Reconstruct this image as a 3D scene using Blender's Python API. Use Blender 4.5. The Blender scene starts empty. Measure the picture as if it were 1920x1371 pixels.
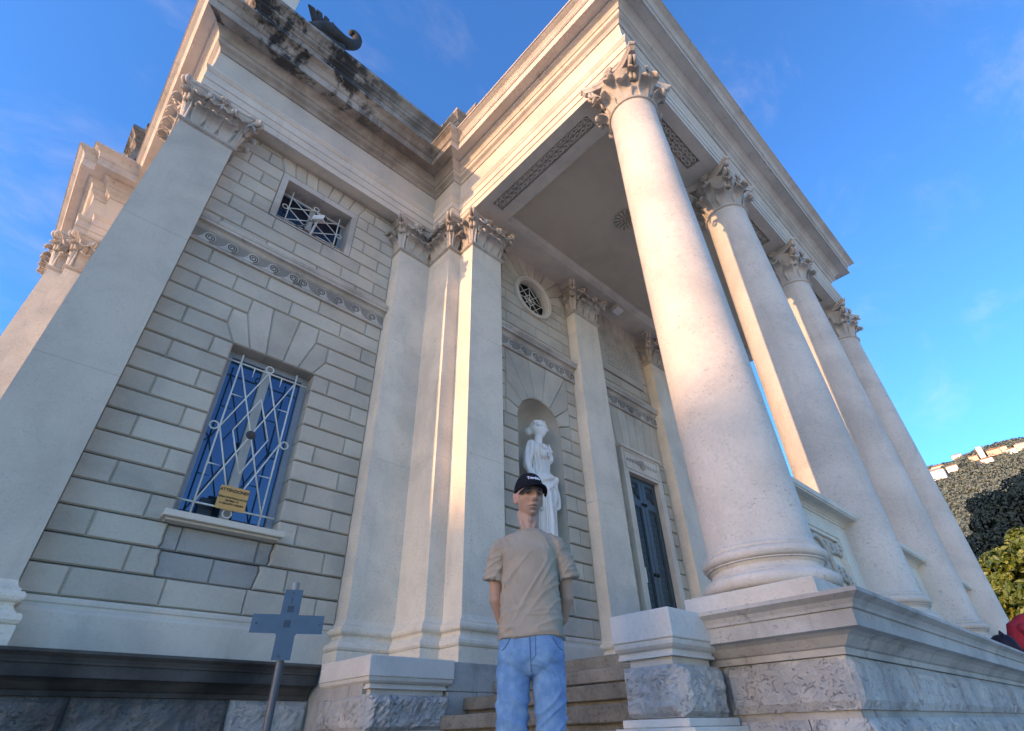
import bpy, math, random
import numpy as np
from mathutils import Vector, Matrix, noise as mnoise

# ------------------------------------------------------------------ camera, sky, sun, exposure
sc = bpy.context.scene
R = math.radians
COL = sc.collection

def cam_axes(yaw, pitch, roll):
    y, p, r = R(yaw), R(pitch), R(roll)
    fw = Vector((math.sin(y)*math.cos(p), math.cos(y)*math.cos(p), math.sin(p)))
    rt = Vector((math.cos(y), -math.sin(y), 0))
    up = rt.cross(fw)
    return rt*math.cos(r)+up*math.sin(r), -rt*math.sin(r)+up*math.cos(r), fw
CAM = Vector((0.5837, -5.8419, -0.0707))
rt, up, fw = cam_axes(43.888, 35.396, -1.631)
cd = bpy.data.cameras.new('camera'); cam = bpy.data.objects.new('camera', cd); COL.objects.link(cam)
cam.matrix_world = Matrix(((rt.x, up.x, -fw.x, CAM.x), (rt.y, up.y, -fw.y, CAM.y), (rt.z, up.z, -fw.z, CAM.z), (0, 0, 0, 1)))
cd.sensor_width = 36; cd.lens = 977.945/1920*36
cd.clip_start = 0.02; cd.clip_end = 6000
sc.camera = cam

# sun travels +X, a little -Y, and down
SUN_DIR = Vector((1, -0.133, -0.22)).normalized()
to_sun = -SUN_DIR
world = bpy.data.worlds.new('World'); sc.world = world; world.use_nodes = True
wn = world.node_tree.nodes; wl = world.node_tree.links; wn.clear()
sky = wn.new('ShaderNodeTexSky'); sky.sky_type = 'NISHITA'; sky.sun_disc = False
sky.sun_elevation = math.asin(to_sun.z)
sky.sun_rotation = math.atan2(to_sun.x, to_sun.y)
sky.altitude = 200; sky.air_density = 1.0; sky.dust_density = 0.8; sky.ozone_density = 4.0
hsv = wn.new('ShaderNodeHueSaturation'); hsv.inputs['Saturation'].default_value = 1.63; hsv.inputs['Value'].default_value = 1.0; hsv.inputs['Hue'].default_value = 0.510
tc = wn.new('ShaderNodeTexCoord'); mpw = wn.new('ShaderNodeMapping'); mpw.inputs['Scale'].default_value = (1.0, 2.6, 3.2); mpw.inputs['Rotation'].default_value = (.3, .2, .5)
cn = wn.new('ShaderNodeTexNoise'); cn.inputs['Scale'].default_value = 2.2; cn.inputs['Detail'].default_value = 7; cn.inputs['Roughness'].default_value = .62; cn.inputs['Distortion'].default_value = .5
cr0 = wn.new('ShaderNodeMapRange'); cr0.interpolation_type = 'SMOOTHSTEP'; cr0.inputs['From Min'].default_value = .50; cr0.inputs['From Max'].default_value = .85; cr0.inputs['To Max'].default_value = .15
cmx = wn.new('ShaderNodeMix'); cmx.data_type = 'RGBA'; cmx.inputs['B'].default_value = (1.9, 2.15, 2.4, 1)
wl.new(tc.outputs['Generated'], mpw.inputs[0]); wl.new(mpw.outputs[0], cn.inputs['Vector']); wl.new(cn.outputs['Fac'], cr0.inputs['Value']); wl.new(cr0.outputs[0], cmx.inputs['Factor'])
bg = wn.new('ShaderNodeBackground'); bg.inputs['Strength'].default_value = 0.15
wo = wn.new('ShaderNodeOutputWorld')
wl.new(sky.outputs[0], hsv.inputs['Color']); wl.new(hsv.outputs[0], cmx.inputs['A']); wl.new(cmx.outputs['Result'], bg.inputs['Color']); wl.new(bg.outputs[0], wo.inputs['Surface'])

sd = bpy.data.lights.new('sun', 'SUN'); sd.energy = 2.0; sd.angle = R(0.6); sd.color = (0.47, 0.395, 0.305)
sun = bpy.data.objects.new('sun', sd); COL.objects.link(sun)
sun.rotation_euler = SUN_DIR.to_track_quat('-Z', 'Y').to_euler()
sun.location = (-30, 10, 40)

sc.view_settings.view_transform = 'Standard'; sc.view_settings.look = 'None'
sc.view_settings.exposure = 2.24; sc.view_settings.gamma = 1.0
sc.view_settings.use_curve_mapping = False
sc.view_settings.use_white_balance = True; sc.view_settings.white_balance_temperature = 11400; sc.view_settings.white_balance_tint = 34
sc.cycles.max_bounces = 8; sc.cycles.diffuse_bounces = 5; sc.cycles.glossy_bounces = 3
sc.cycles.use_denoising = True

# ------------------------------------------------------------------ materials
def nodes(m):
    m.use_nodes = True
    nt = m.node_tree; nt.nodes.clear()
    return nt, nt.nodes, nt.links
def mix(nt, a, b, fac, mode='MIX'):
    n = nt.nodes.new('ShaderNodeMix'); n.data_type = 'RGBA'; n.blend_type = mode
    for sock, v in ((n.inputs['Factor'], fac), (n.inputs['A'], a), (n.inputs['B'], b)):
        if hasattr(v, 'links') or hasattr(v, 'is_linked'): nt.links.new(v, sock)
        elif isinstance(v, (int, float)): sock.default_value = v
        else: sock.default_value = (*v, 1)
    return n.outputs['Result']
def noise(nt, vec, scale, detail=4, rough=.55, dist=0.0, stretch=None):
    if stretch:
        mp = nt.nodes.new('ShaderNodeMapping'); mp.inputs['Scale'].default_value = stretch
        nt.links.new(vec, mp.inputs[0]); vec = mp.outputs[0]
    n = nt.nodes.new('ShaderNodeTexNoise'); n.inputs['Scale'].default_value = scale
    n.inputs['Detail'].default_value = detail; n.inputs['Roughness'].default_value = rough; n.inputs['Distortion'].default_value = dist
    nt.links.new(vec, n.inputs['Vector']); return n.outputs['Fac']
def ramp(nt, v, lo, hi, a=0.0, b=1.0):
    n = nt.nodes.new('ShaderNodeMapRange'); n.interpolation_type = 'SMOOTHSTEP'
    n.inputs['From Min'].default_value = lo; n.inputs['From Max'].default_value = hi
    n.inputs['To Min'].default_value = a; n.inputs['To Max'].default_value = b
    nt.links.new(v, n.inputs['Value']); return n.outputs['Result']
def math_(nt, op, a, b=None):
    n = nt.nodes.new('ShaderNodeMath'); n.operation = op
    for i, v in enumerate((a, b)):
        if v is None: continue
        if isinstance(v, (int, float)): n.inputs[i].default_value = v
        else: nt.links.new(v, n.inputs[i])
    return n.outputs[0]
def finish(nt, col, rough=.8, bump=None, bstr=.3, bdist=.01, spec=.3, extra=None):
    p = nt.nodes.new('ShaderNodeBsdfPrincipled'); o = nt.nodes.new('ShaderNodeOutputMaterial')
    if isinstance(col, tuple): p.inputs['Base Color'].default_value = (*col, 1)
    else: nt.links.new(col, p.inputs['Base Color'])
    if isinstance(rough, (int, float)): p.inputs['Roughness'].default_value = rough
    else: nt.links.new(rough, p.inputs['Roughness'])
    p.inputs['Specular IOR Level'].default_value = spec
    if bump is not None:
        b = nt.nodes.new('ShaderNodeBump'); b.inputs['Strength'].default_value = bstr; b.inputs['Distance'].default_value = bdist
        nt.links.new(bump, b.inputs['Height']); nt.links.new(b.outputs[0], p.inputs['Normal'])
    for k, v in (extra or {}).items(): p.inputs[k].default_value = v
    nt.links.new(p.outputs[0], o.inputs[0]); return p
def geo(nt):
    g = nt.nodes.new('ShaderNodeNewGeometry'); return g
def sep(nt, v):
    n = nt.nodes.new('ShaderNodeSeparateXYZ'); nt.links.new(v, n.inputs[0]); return n.outputs

MATS = {}
def stone(name, base, dark, vary=.16, pits=0.0, pit_scale=60, bump=.25, bdist=.006, rough=.75, stain=0.0, stain_col=(.03, .028, .025), veins=0.0, streak=0.0, island=0.0):
    """limestone: broad tone drift, fine grain, optional pits, black crust stains with their own outline, veins, vertical run-off streaks"""
    m = bpy.data.materials.new(name); nt, N, L = nodes(m)
    g = geo(nt); pos = g.outputs['Position']
    info = N.new('ShaderNodeObjectInfo')
    broad = noise(nt, pos, 1.3, 5, .6, .4)
    fine = noise(nt, pos, 38, 6, .65)
    col = mix(nt, base, dark, ramp(nt, broad, .35, .72))
    hs = N.new('ShaderNodeHueSaturation')
    val = math_(nt, 'ADD', math_(nt, 'MULTIPLY', fine, vary*1.6), 1.0 - vary*.8)
    if island: val = math_(nt, 'MULTIPLY', val, ramp(nt, info.outputs['Random'], 0, 1, 1-island, 1+island))
    L.new(val, hs.inputs['Value']); L.new(col, hs.inputs['Color']); col = hs.outputs[0]
    if streak:
        st = noise(nt, pos, 5, 5, .7, 0, (1, 1, .09))
        col = mix(nt, col, (.10, .09, .08), math_(nt, 'MULTIPLY', ramp(nt, st, .55, .75), streak))
    if veins:
        v = N.new('ShaderNodeTexWave'); v.inputs['Scale'].default_value = .7; v.inputs['Distortion'].default_value = 14; v.inputs['Detail'].default_value = 5; v.inputs['Detail Scale'].default_value = 1.6
        L.new(pos, v.inputs['Vector'])
        col = mix(nt, col, (.16, .15, .15), math_(nt, 'MULTIPLY', ramp(nt, v.outputs['Fac'], .82, .98), veins))
    height = fine
    if pits:
        vo = noise(nt, pos, pit_scale, 3, .7, 1.2, (1, 1, 1.5))
        cl = noise(nt, pos, 3.2, 3, .6)
        pm = math_(nt, 'MULTIPLY', ramp(nt, vo, .57, .66), ramp(nt, cl, .30, .60))
        col = mix(nt, col, tuple(c*.45 for c in dark), math_(nt, 'MULTIPLY', pm, pits))
        height = math_(nt, 'SUBTRACT', fine, math_(nt, 'MULTIPLY', pm, 1.5))
    if stain:
        s1 = noise(nt, pos, 1.5, 6, .6, .6, (1, 1, .55)); s2 = noise(nt, pos, 7, 5, .7, 0, (1, 1, .25))
        zz = sep(nt, pos)[2]
        sm = math_(nt, 'MULTIPLY', ramp(nt, math_(nt, 'ADD', s1, math_(nt, 'MULTIPLY', s2, .45)), .67, .80), ramp(nt, zz, 9.12, 9.22))
        sm = math_(nt, 'MULTIPLY', sm, ramp(nt, sep(nt, pos)[0], 1.6, 3.4, 1.0, .25))
        br = ramp(nt, noise(nt, pos, 1.1, 5, .65, .5, (1, 1, .7)), .45, .68)
        col = mix(nt, col, (.17, .128, .095), math_(nt, 'MULTIPLY', br, .75*stain))
        col = mix(nt, col, stain_col, math_(nt, 'MULTIPLY', sm, stain))
    finish(nt, col, rough, height, bump, bdist)
    MATS[name] = m; return m
stone('wall_stone', (.55, .465, .37), (.42, .36, .295), .16, .25, 50, island=.09, bump=.35, bdist=.004)
stone('grey_stone', (.58, .505, .41), (.46, .405, .34), .14, .35, 45, streak=.12)
stone('pale_stone', (.74, .645, .53), (.58, .515, .43), .18, .6, 40, streak=.16)
stone('column_stone', (.62, .56, .49), (.47, .43, .38), .22, .55, 30, streak=.12)
stone('trim_stone', (.68, .58, .475), (.53, .455, .38), .12, .2, 40, streak=.18)
stone('cornice_stone', (0.603, 0.526, 0.454), (0.464, 0.398, 0.335), .14, .2, 40, streak=.35)
stone('weathered_stone', (.42, .36, .30), (.24, .195, .155), .16, .2, 40, stain=1.0, streak=.5)
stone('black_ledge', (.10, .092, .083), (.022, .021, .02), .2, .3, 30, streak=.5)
stone('ledge_stone', (.45, .43, .40), (.26, .25, .235), .18, .4, 30, streak=.75)
stone('rough_stone', (.52, .50, .465), (.32, .315, .305), .16, .35, 22, bump=.8, bdist=.02, veins=.25)
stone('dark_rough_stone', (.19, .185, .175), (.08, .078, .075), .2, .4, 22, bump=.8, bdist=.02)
stone('pedestal_stone', (.64, .605, .55), (.50, .48, .445), .14, .45, 60)
stone('step_stone', (.22, .225, .20), (.10, .103, .092), .45, .9, 40, bump=.7, bdist=.012, rough=.9)
stone('old_block', (.37, .34, .305), (.24, .225, .205), .15, .2, 30)
stone('carved_stone', (.56, .49, .42), (.33, .285, .24), .28, .3, 40, streak=.5)
stone('groove_shade', (.11,.095,.085), (.07,.06,.055), .2, 0)  # scroll ribbons: the shade inside the spiral grooves, painted as a dark colour
stone('grime_shade', (.30,.26,.22), (.21,.18,.155), .2, 0)  # band field: dirt plus the shade between the waves, both in the colour
stone('old_bronze_stone', (.055, .056, .055), (.02, .02, .02), .3, .3, 40)
stone('marble', (.82, .79, .74), (.72, .69, .645), .06, 0, bump=.1, rough=.55)
stone('plaster', (.56, .45, .345), (.48, .385, .295), .06, 0, bump=.1)
stone('paving', (.60, .52, .42), (.52, .45, .37), .2, .3, 20)
stone('plaque_stone', (.46, .40, .34), (.38, .33, .28), .08, 0)

def plain(name, col, rough=.6, spec=.3, vary=.15, scale=25, bump=.1, **extra):
    m = bpy.data.materials.new(name); nt, N, L = nodes(m)
    pos = geo(nt).outputs['Position']; f = noise(nt, pos, scale, 4)
    c = mix(nt, tuple(x*(1-vary) for x in col), tuple(min(1, x*(1+vary)) for x in col), f)
    finish(nt, c, rough, f, bump, .002, spec, extra); MATS[name] = m; return m
plain('cream_iron', (.66, .63, .55), .5)
plain('dark_iron', (.06, .055, .05), .55)
plain('frame_metal', (.26, .30, .33), .45)
plain('mullion_wood', (.40, .40, .37), .6)
plain('door_bronze', (.030, .055, .062), .45, .5, .35, 9)
plain('sign_tan', (.72, .33, .11), .55)
plain('sign_ink', (.03, .02, .02), .6)
plain('cross_blue', (.035, .105, .155), .5, .4, .18, 12)
plain('cross_mark', (.03, .065, .09), .7)
plain('pole_steel', (.07, .085, .10), .4, .5)
plain('bare_steel', (.22, .24, .23), .5, .5)
plain('camera_white', (.72, .72, .70), .4)
plain('camera_dark', (.02, .02, .022), .3)
plain('lens_red', (.12, .05, .05), .5)
plain('paper', (.72, .71, .68), .8)
plain('lamp_white', (.50, .47, .43), .5)
plain('cable_grey', (.18, .18, .18), .6)

def glass_mat():
    m = bpy.data.materials.new('blue_glass'); nt, N, L = nodes(m)
    d = N.new('ShaderNodeBsdfDiffuse'); d.inputs['Color'].default_value = (.001, .036, .070, 1)
    g = N.new('ShaderNodeBsdfGlossy'); g.inputs['Color'].default_value = (.04, .36, .48, 1); g.inputs['Roughness'].default_value = .03
    s = N.new('ShaderNodeMixShader'); s.inputs[0].default_value = .32; o = N.new('ShaderNodeOutputMaterial')
    L.new(d.outputs[0], s.inputs[1]); L.new(g.outputs[0], s.inputs[2]); L.new(s.outputs[0], o.inputs[0]); MATS['blue_glass'] = m
glass_mat()
plain('dark_glass', (.008, .014, .03), .08, .6)

# ------------------------------------------------------------------ mesh helpers
def obj(name, V, F, mat, parent=None, smooth=False, auto=None):
    me = bpy.data.meshes.new(name)
    me.from_pydata([tuple(map(float, v)) for v in V], [], [tuple(map(int, f)) for f in F])
    if smooth: me.polygons.foreach_set('use_smooth', [True]*len(me.polygons))
    if mat: me.materials.append(MATS[mat] if isinstance(mat, str) else mat)
    me.update()
    o = bpy.data.objects.new(name, me); COL.objects.link(o)
    if parent is not None: o.parent = parent
    if auto is not None and smooth:
        me.set_sharp_from_angle(angle=R(auto))
    return o
def empty(name, loc=(0, 0, 0), parent=None, rz=0):
    o = bpy.data.objects.new(name, None); COL.objects.link(o); o.location = loc; o.rotation_euler[2] = rz
    o.empty_display_size = .2
    if parent is not None: o.parent = parent
    return o
def tag(o, label=None, cat=None, group=None, kind=None):
    if label: o['label'] = label
    if cat: o['category'] = cat
    if group: o['group'] = group
    if kind: o['kind'] = kind
    return o
def inst(src, parent, M=None, name=None):
    c = src.copy(); COL.objects.link(c); c.parent = parent
    if M is not None: c.matrix_basis = M
    if name: c.name = name
    return c
class MB:
    def __init__(s): s.V = []; s.F = []
    def add(s, V, F):
        k = len(s.V); s.V += [tuple(v) for v in V]; s.F += [tuple(i+k for i in f) for f in F]; return s
    def box(s, x0, x1, y0, y1, z0, z1):
        return s.add([(x0, y0, z0), (x1, y0, z0), (x1, y1, z0), (x0, y1, z0), (x0, y0, z1), (x1, y0, z1), (x1, y1, z1), (x0, y1, z1)],
                     [(0, 3, 2, 1), (4, 5, 6, 7), (0, 1, 5, 4), (1, 2, 6, 5), (2, 3, 7, 6), (3, 0, 4, 7)])
    def cbox(s, x0, x1, y0, y1, z0, z1, c=.006):
        """box with chamfered edges"""
        V = []
        for (z, i) in ((z0, c), (z0+c, 0), (z1-c, 0), (z1, c)):
            V += [(x0+i, y0+c, z), (x0+c, y0+i, z), (x1-c, y0+i, z), (x1-i, y0+c, z), (x1-i, y1-c, z), (x1-c, y1-i, z), (x0+c, y1-i, z), (x0+i, y1-c, z)]
        F = [tuple(range(7, -1, -1)), tuple(range(24, 32))]
        for l in range(3):
            for k in range(8): F.append((l*8+k, l*8+(k+1) % 8, l*8+8+(k+1) % 8, l*8+8+k))
        return s.add(V, F)
    def tube(s, pts, r, n=8, closed=False, cap=True):
        P = [Vector(p) for p in pts]; m = len(P); rs = r if isinstance(r, (list, tuple)) else [r]*m
        T = []
        for i in range(m):
            a = P[(i-1) % m] if (closed or i > 0) else P[i]; b = P[(i+1) % m] if (closed or i < m-1) else P[i]
            T.append((b-a).normalized())
        ref = Vector((0, 0, 1)) if abs(T[0].z) < .9 else Vector((1, 0, 0))
        nrm = T[0].cross(ref).normalized(); V = []
        for i in range(m):
            nrm = (nrm - T[i]*nrm.dot(T[i])).normalized(); bi = T[i].cross(nrm)
            for k in range(n):
                a = 2*math.pi*k/n; V.append(P[i]+(nrm*math.cos(a)+bi*math.sin(a))*rs[i])
        F = []
        for i in range(m if closed else m-1):
            for k in range(n): j = (i+1) % m; F.append((i*n+k, i*n+(k+1) % n, j*n+(k+1) % n, j*n+k))
        if cap and not closed: F.append(tuple(range(n-1, -1, -1))); F.append(tuple((m-1)*n+k for k in range(n)))
        return s.add(V, F)
    def lathe(s, prof, n=32, c=(0, 0), cap=True):
        V = []; m = len(prof)
        for (r, z) in prof:
            for k in range(n): a = 2*math.pi*k/n; V.append((c[0]+r*math.cos(a), c[1]+r*math.sin(a), z))
        F = []
        for i in range(m-1):
            for k in range(n): F.append((i*n+k, i*n+(k+1) % n, (i+1)*n+(k+1) % n, (i+1)*n+k))
        if cap: F.append(tuple(range(n-1, -1, -1))); F.append(tuple((m-1)*n+k for k in range(n)))
        return s.add(V, F)
    def prism(s, poly, z0, z1):
        n = len(poly); V = [(x, y, z0) for x, y in poly]+[(x, y, z1) for x, y in poly]
        F = [tuple(range(n-1, -1, -1)), tuple(range(n, 2*n))]+[(i, (i+1) % n, n+(i+1) % n, n+i) for i in range(n)]
        return s.add(V, F)
    def plate(s, poly, y0, y1):
        """polygon in x-z, thickness along y (y0 front)"""
        n = len(poly); V = [(x, y0, z) for x, z in poly]+[(x, y1, z) for x, z in poly]
        F = [tuple(range(n)), tuple(range(2*n-1, n-1, -1))]+[(i, n+i, n+(i+1) % n, (i+1) % n) for i in range(n)]
        return s.add(V, F)
    def obj(s, name, mat, parent=None, smooth=False, auto=None): return obj(name, s.V, s.F, mat, parent, smooth, auto)

def offset_path(path, p, closed=False):
    out = []; n = len(path)
    for i, (x, y) in enumerate(path):
        a = path[i-1] if (i > 0 or closed) else None; b = path[(i+1) % n] if (i < n-1 or closed) else None
        def nr(u, v):
            dx, dy = v[0]-u[0], v[1]-u[1]; l = math.hypot(dx, dy); return (dy/l, -dx/l)     # right-hand normal
        if a is None: nx, ny = nr((x, y), b)
        elif b is None: nx, ny = nr(a, (x, y))
        else:
            n1, n2 = nr(a, (x, y)), nr((x, y), b); d = 1+n1[0]*n2[0]+n1[1]*n2[1]
            nx, ny = (n1[0]+n2[0])/d, (n1[1]+n2[1])/d
        out.append((x+nx*p, y+ny*p))
    return out
def sweep(path, prof, closed=False, mb=None):
    """closed profile [(p,z)] swept along a plan path; p is offset to the right of travel (outside)"""
    mb = mb or MB(); m = len(prof); rows = [offset_path(path, p, closed) for p, z in prof]; V = []
    n = len(path)
    for i in range(n):
        for j, (p, z) in enumerate(prof): V.append((rows[j][i][0], rows[j][i][1], z))
    F = []
    for i in range(n if closed else n-1):
        k = (i+1) % n
        for j in range(m): l = (j+1) % m; F.append((i*m+j, i*m+l, k*m+l, k*m+j))
    if not closed: F.append(tuple(range(m-1, -1, -1))); F.append(tuple((n-1)*m+j for j in range(m)))
    return mb.add(V, F)

def inset(poly, d):
    """inset a counter-clockwise polygon by d (mitred)"""
    n = len(poly); out = []
    for i in range(n):
        a, b, c = poly[i-1], poly[i], poly[(i+1) % n]
        def nl(u, v):
            dx, dy = v[0]-u[0], v[1]-u[1]; l = math.hypot(dx, dy) or 1e-9; return (-dy/l, dx/l)
        n1, n2 = nl(a, b), nl(b, c); dd = max(.3, 1+n1[0]*n2[0]+n1[1]*n2[1])
        out.append((b[0]+(n1[0]+n2[0])/dd*d, b[1]+(n1[1]+n2[1])/dd*d))
    return out
def area(poly): return .5*sum(poly[i-1][0]*poly[i][1]-poly[i][0]*poly[i-1][1] for i in range(len(poly)))
rng = random.Random(7)
def block(poly, y, depth, parent, mat='wall_stone', c=.017, d=.021, name='block', proud=.003):
    """wall stone from an x-z polygon facing -Y, with a chamfered (V-joint) edge"""
    if area(poly) < 0: poly = poly[::-1]
    yf = y+rng.uniform(-proud, proud)
    zc_ = sum(p[1] for p in poly)/len(poly); p0 = [(x, z+(.0045 if z < zc_ else -.0045)) for x, z in inset(poly, .0008)]; p1 = inset(poly, c); n = len(poly)
    V = [(x, y+depth, z) for x, z in p0]+[(x, yf+d, z) for x, z in p0]+[(x, yf, z) for x, z in p1]
    F = [tuple(range(2*n, 3*n))]
    for i in range(n):
        j = (i+1) % n
        F.append((n+i, n+j, 2*n+j, 2*n+i)); F.append((i, j, n+j, n+i))
    return obj(name, V, F, mat, parent)
def clip(poly, a, b, c):
    """keep a*x+b*z<=c"""
    out = []; n = len(poly)
    for i in range(n):
        p, q = poly[i], poly[(i+1) % n]; dp = a*p[0]+b*p[1]-c; dq = a*q[0]+b*q[1]-c
        if dp <= 0: out.append(p)
        if dp*dq < 0: t = dp/(dp-dq); out.append((p[0]+(q[0]-p[0])*t, p[1]+(q[1]-p[1])*t))
    return out
def rect(x0, x1, z0, z1): return [(x0, z0), (x1, z0), (x1, z1), (x0, z1)]
def courses(x0, x1, z0, z1, joints, y, depth, parent, minw=.06, mat='wall_stone'):
    xs = [x0]+[j for j in sorted(joints) if x0+minw < j < x1-minw]+[x1]
    for a, b in zip(xs, xs[1:]): block(rect(a, b, z0, z1), y, depth, parent, mat)

# ------------------------------------------------------------------ ground
GZ = -0.60
def ground():
    n = 60; V = []; F = []
    xs = [(-1 if t < 0 else 1)*abs(t)**3*3000 for t in np.linspace(-1, 1, n)]
    for i, x in enumerate(xs):
        for j, y in enumerate(xs): V.append((x+8, y-4, GZ))
    for i in range(n-1):
        for j in range(n-1): F.append((i*n+j, (i+1)*n+j, (i+1)*n+j+1, i*n+j+1))
    tag(obj('ground', V, F, 'paving'), kind='structure')
ground()

# ------------------------------------------------------------------ temple
temple = empty('temple', (0, 0, GZ))
tag(temple, 'pale stone neoclassical temple with Corinthian portico and rusticated walls', 'building')
def tp(name, loc=(0, 0, 0)):
    """a part of the temple (empty that carries sub-parts); children use world coordinates"""
    o = empty(name, (loc[0], loc[1], loc[2]-GZ), temple); return o
def tmesh(mb, name, mat, smooth=False, auto=None):
    o = mb.obj(name, mat, temple, smooth, auto); o.location = (0, 0, -GZ); return o
def seg_mats(o, nprof, nseg, mats, chooser):
    o.data.materials.clear()
    for m in mats: o.data.materials.append(MATS[m])
    idx = []
    for i in range(nseg): idx += [chooser(i)]*nprof
    idx += [0]*(len(o.data.polygons)-len(idx))
    o.data.polygons.foreach_set('material_index', idx)

MX = 8.605
CX = [4.66, 7.29, 9.92, 12.55]; CY = -4.21
XE = 4.355; YE = -4.52
ZL = .553; ZC = 7.0; ZA = 7.78
left = [(-.89, 9.0), (-.89, 4.52), (-.67, 4.52), (-.67, 4.3), (0, 4.3), (0, 0), (4.183, 0), (4.183, -.603), (XE, -.603), (XE, YE)]
mir = lambda P: [(2*MX-x, y) for x, y in P[::-1]]
EPATH = left+mir(left)
NSEG = len(EPATH)-1
def ent(name, prof, mats, chooser):
    o = tmesh(sweep(EPATH, prof), name, mats[0]); seg_mats(o, len(prof), NSEG, mats, chooser); return o
ent('architrave', [(-.185, 7.78), (0, 7.78), (0, 7.915), (.016, 7.92), (.016, 8.07), (.032, 8.075), (.032, 8.235), (.045, 8.245), (.06, 8.275), (.075, 8.295), (.075, 8.33), (-.185, 8.33)], ['trim_stone', 'trim_stone'], lambda i: 0)
ent('frieze', [(-.185, 8.332), (.008, 8.332), (.008, 8.878), (-.185, 8.878)], ['trim_stone', 'grey_stone'], lambda i: 1 if i in (5, 6) else 0)
COR = [(-.185, 8.88), (.03, 8.88), (.035, 8.90), (.06, 8.935), (.10, 8.955), (.115, 8.965), (.115, 9.055), (.135, 9.062), (.145, 9.09), (.17, 9.125), (.215, 9.155), (.245, 9.165), (.245, 9.195), (.405, 9.195), (.41, 9.185), (.425, 9.185), (.425, 9.365), (.445, 9.37), (.445, 9.395), (.455, 9.40), (.465, 9.43), (.50, 9.475), (.55, 9.50), (.575, 9.515), (.595, 9.52), (.595, 9.555), (-.185, 9.62)]
ent('cornice', COR, ['cornice_stone', 'weathered_stone'], lambda i: 1 if i in (5, 6) else 0)
apath = [(-.89, 9.0), (-.89, 4.52), (-.67, 4.52), (-.67, 4.3), (0, 4.3), (0, 0), (4.183, 0), (4.183, -.603), (4.42, -.603), (4.42, -.945)]
apath = apath+mir(apath)
ap = [(-.3, 9.57), (-.02, 9.57), (-.02, 9.72), (-.05, 9.74), (-.05, 10.86), (-.03, 10.87), (-.02, 10.90), (.02, 10.93), (.03, 10.94), (.03, 11.02), (.05, 11.03), (.09, 11.09), (.15, 11.14), (.165, 11.15), (.165, 11.24), (-.3, 11.27)]
o = tmesh(sweep(apath, ap), 'attic', 'weathered_stone')

# solid core behind the stone facing, drum and dome (behind the attic), portico ceiling block
core = [(-.6, 9), (-.6, 4.8), (-.4, 4.8), (-.4, 4.6), (.28, 4.6), (.28, .66), (4.5, .66), (4.5, -.12)]
core = core+mir(core)
tmesh(MB().prism(core, GZ+.002, 11.1), 'wall', 'grey_stone')
dp = [(5.4, 11.0), (5.4, 12.6), (5.7, 12.7), (5.7, 12.9)]+[(5.3*math.cos(a), 12.95+1.6*math.sin(a)) for a in np.linspace(0, 1.5, 10)]
tmesh(MB().lathe(dp, 48, (MX, 9.5)), 'dome', 'trim_stone', True, 40)
tmesh(MB().box(XE+.1, 2*MX-XE-.1, YE+.1, -.13, 7.925, 9.585), 'ceiling', 'plaster')
# side wall and pavilion pilaster faces on the left (the lit flank)
mb = MB(); mb.box(-.002, .30, .70, 4.32, ZL, 7.779); mb.box(-.66, .1, 4.31, 4.9, ZL, 7.0); mb.box(-.885, -.5, 4.53, 5.4, ZL, 7.0); mb.box(-.86, -.45, 4.55, 8.9, ZL, 7.0); mb.box(-.60, .1, 4.36, 4.9, 7.0, 7.779); mb.box(-.83, -.5, 4.58, 8.9, 7.0, 7.779)
tmesh(mb, 'flank_wall', 'pale_stone')
# right wing and right bay, plain
mb = MB(); mb.box(12.7, 2*MX-4.183+.3, -.58, .5, ZL, 7.778); mb.box(2*MX-4.183, 2*MX-.25, .25, .8, ZL, 7.778); mb.box(2*MX-.7, 2*MX-.01, .01, .8, ZL, 7.778)
tmesh(mb, 'right_wing_wall', 'wall_stone')

# --- beams, soffit panels
mb = MB()
mb.box(4.775, 5.0, -.5, -3.9, 7.782, 7.95)
mb.box(XE+.186, 4.774, -.5, -1.34, 7.783, 7.95); mb.box(XE+.186, 4.774, -3.56, -4.1, 7.783, 7.95)
mb.box(XE+.186, 4.774, -1.34, -3.56, 7.85, 7.95)
rx = 2*MX
mb.box(rx-5.0, rx-XE-.186, -.5, -3.9, 7.782, 7.95)
mb.box(4.775, rx-4.775, -4.10, -3.9, 7.784, 7.95); mb.box(XE+.186, rx-XE-.186, -4.334, -4.10, 7.851, 7.95)
for a, b in ((XE+.19, CX[0]+.72), (CX[1]-.72, CX[1]+.72), (CX[2]-.72, CX[2]+.72), (CX[3]-.72, rx-XE-.19)):
    mb.box(a, b, -4.333, -4.101, 7.785, 7.9)
tmesh(mb, 'portico_beam', 'trim_stone')
tmesh(sweep([(5.001, -1.22), (rx-5.001, -1.22)], [(-.95, 7.781), (-.02, 7.781), (0, 7.79), (0, 7.84), (.02, 7.845), (.03, 7.87), (.07, 7.90), (.085, 7.905), (.085, 7.924), (-.95, 7.924)]), 'back_beam', 'trim_stone')
tmesh(sweep([(5.001, -1.15), (5.001, -3.9), (rx-5.001, -3.9), (rx-5.001, -1.15)][::-1], [(-.02, 7.86), (.01, 7.86), (.04, 7.90), (.05, 7.924), (-.02, 7.924)]), 'ceiling_moulding', 'trim_stone')
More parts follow.
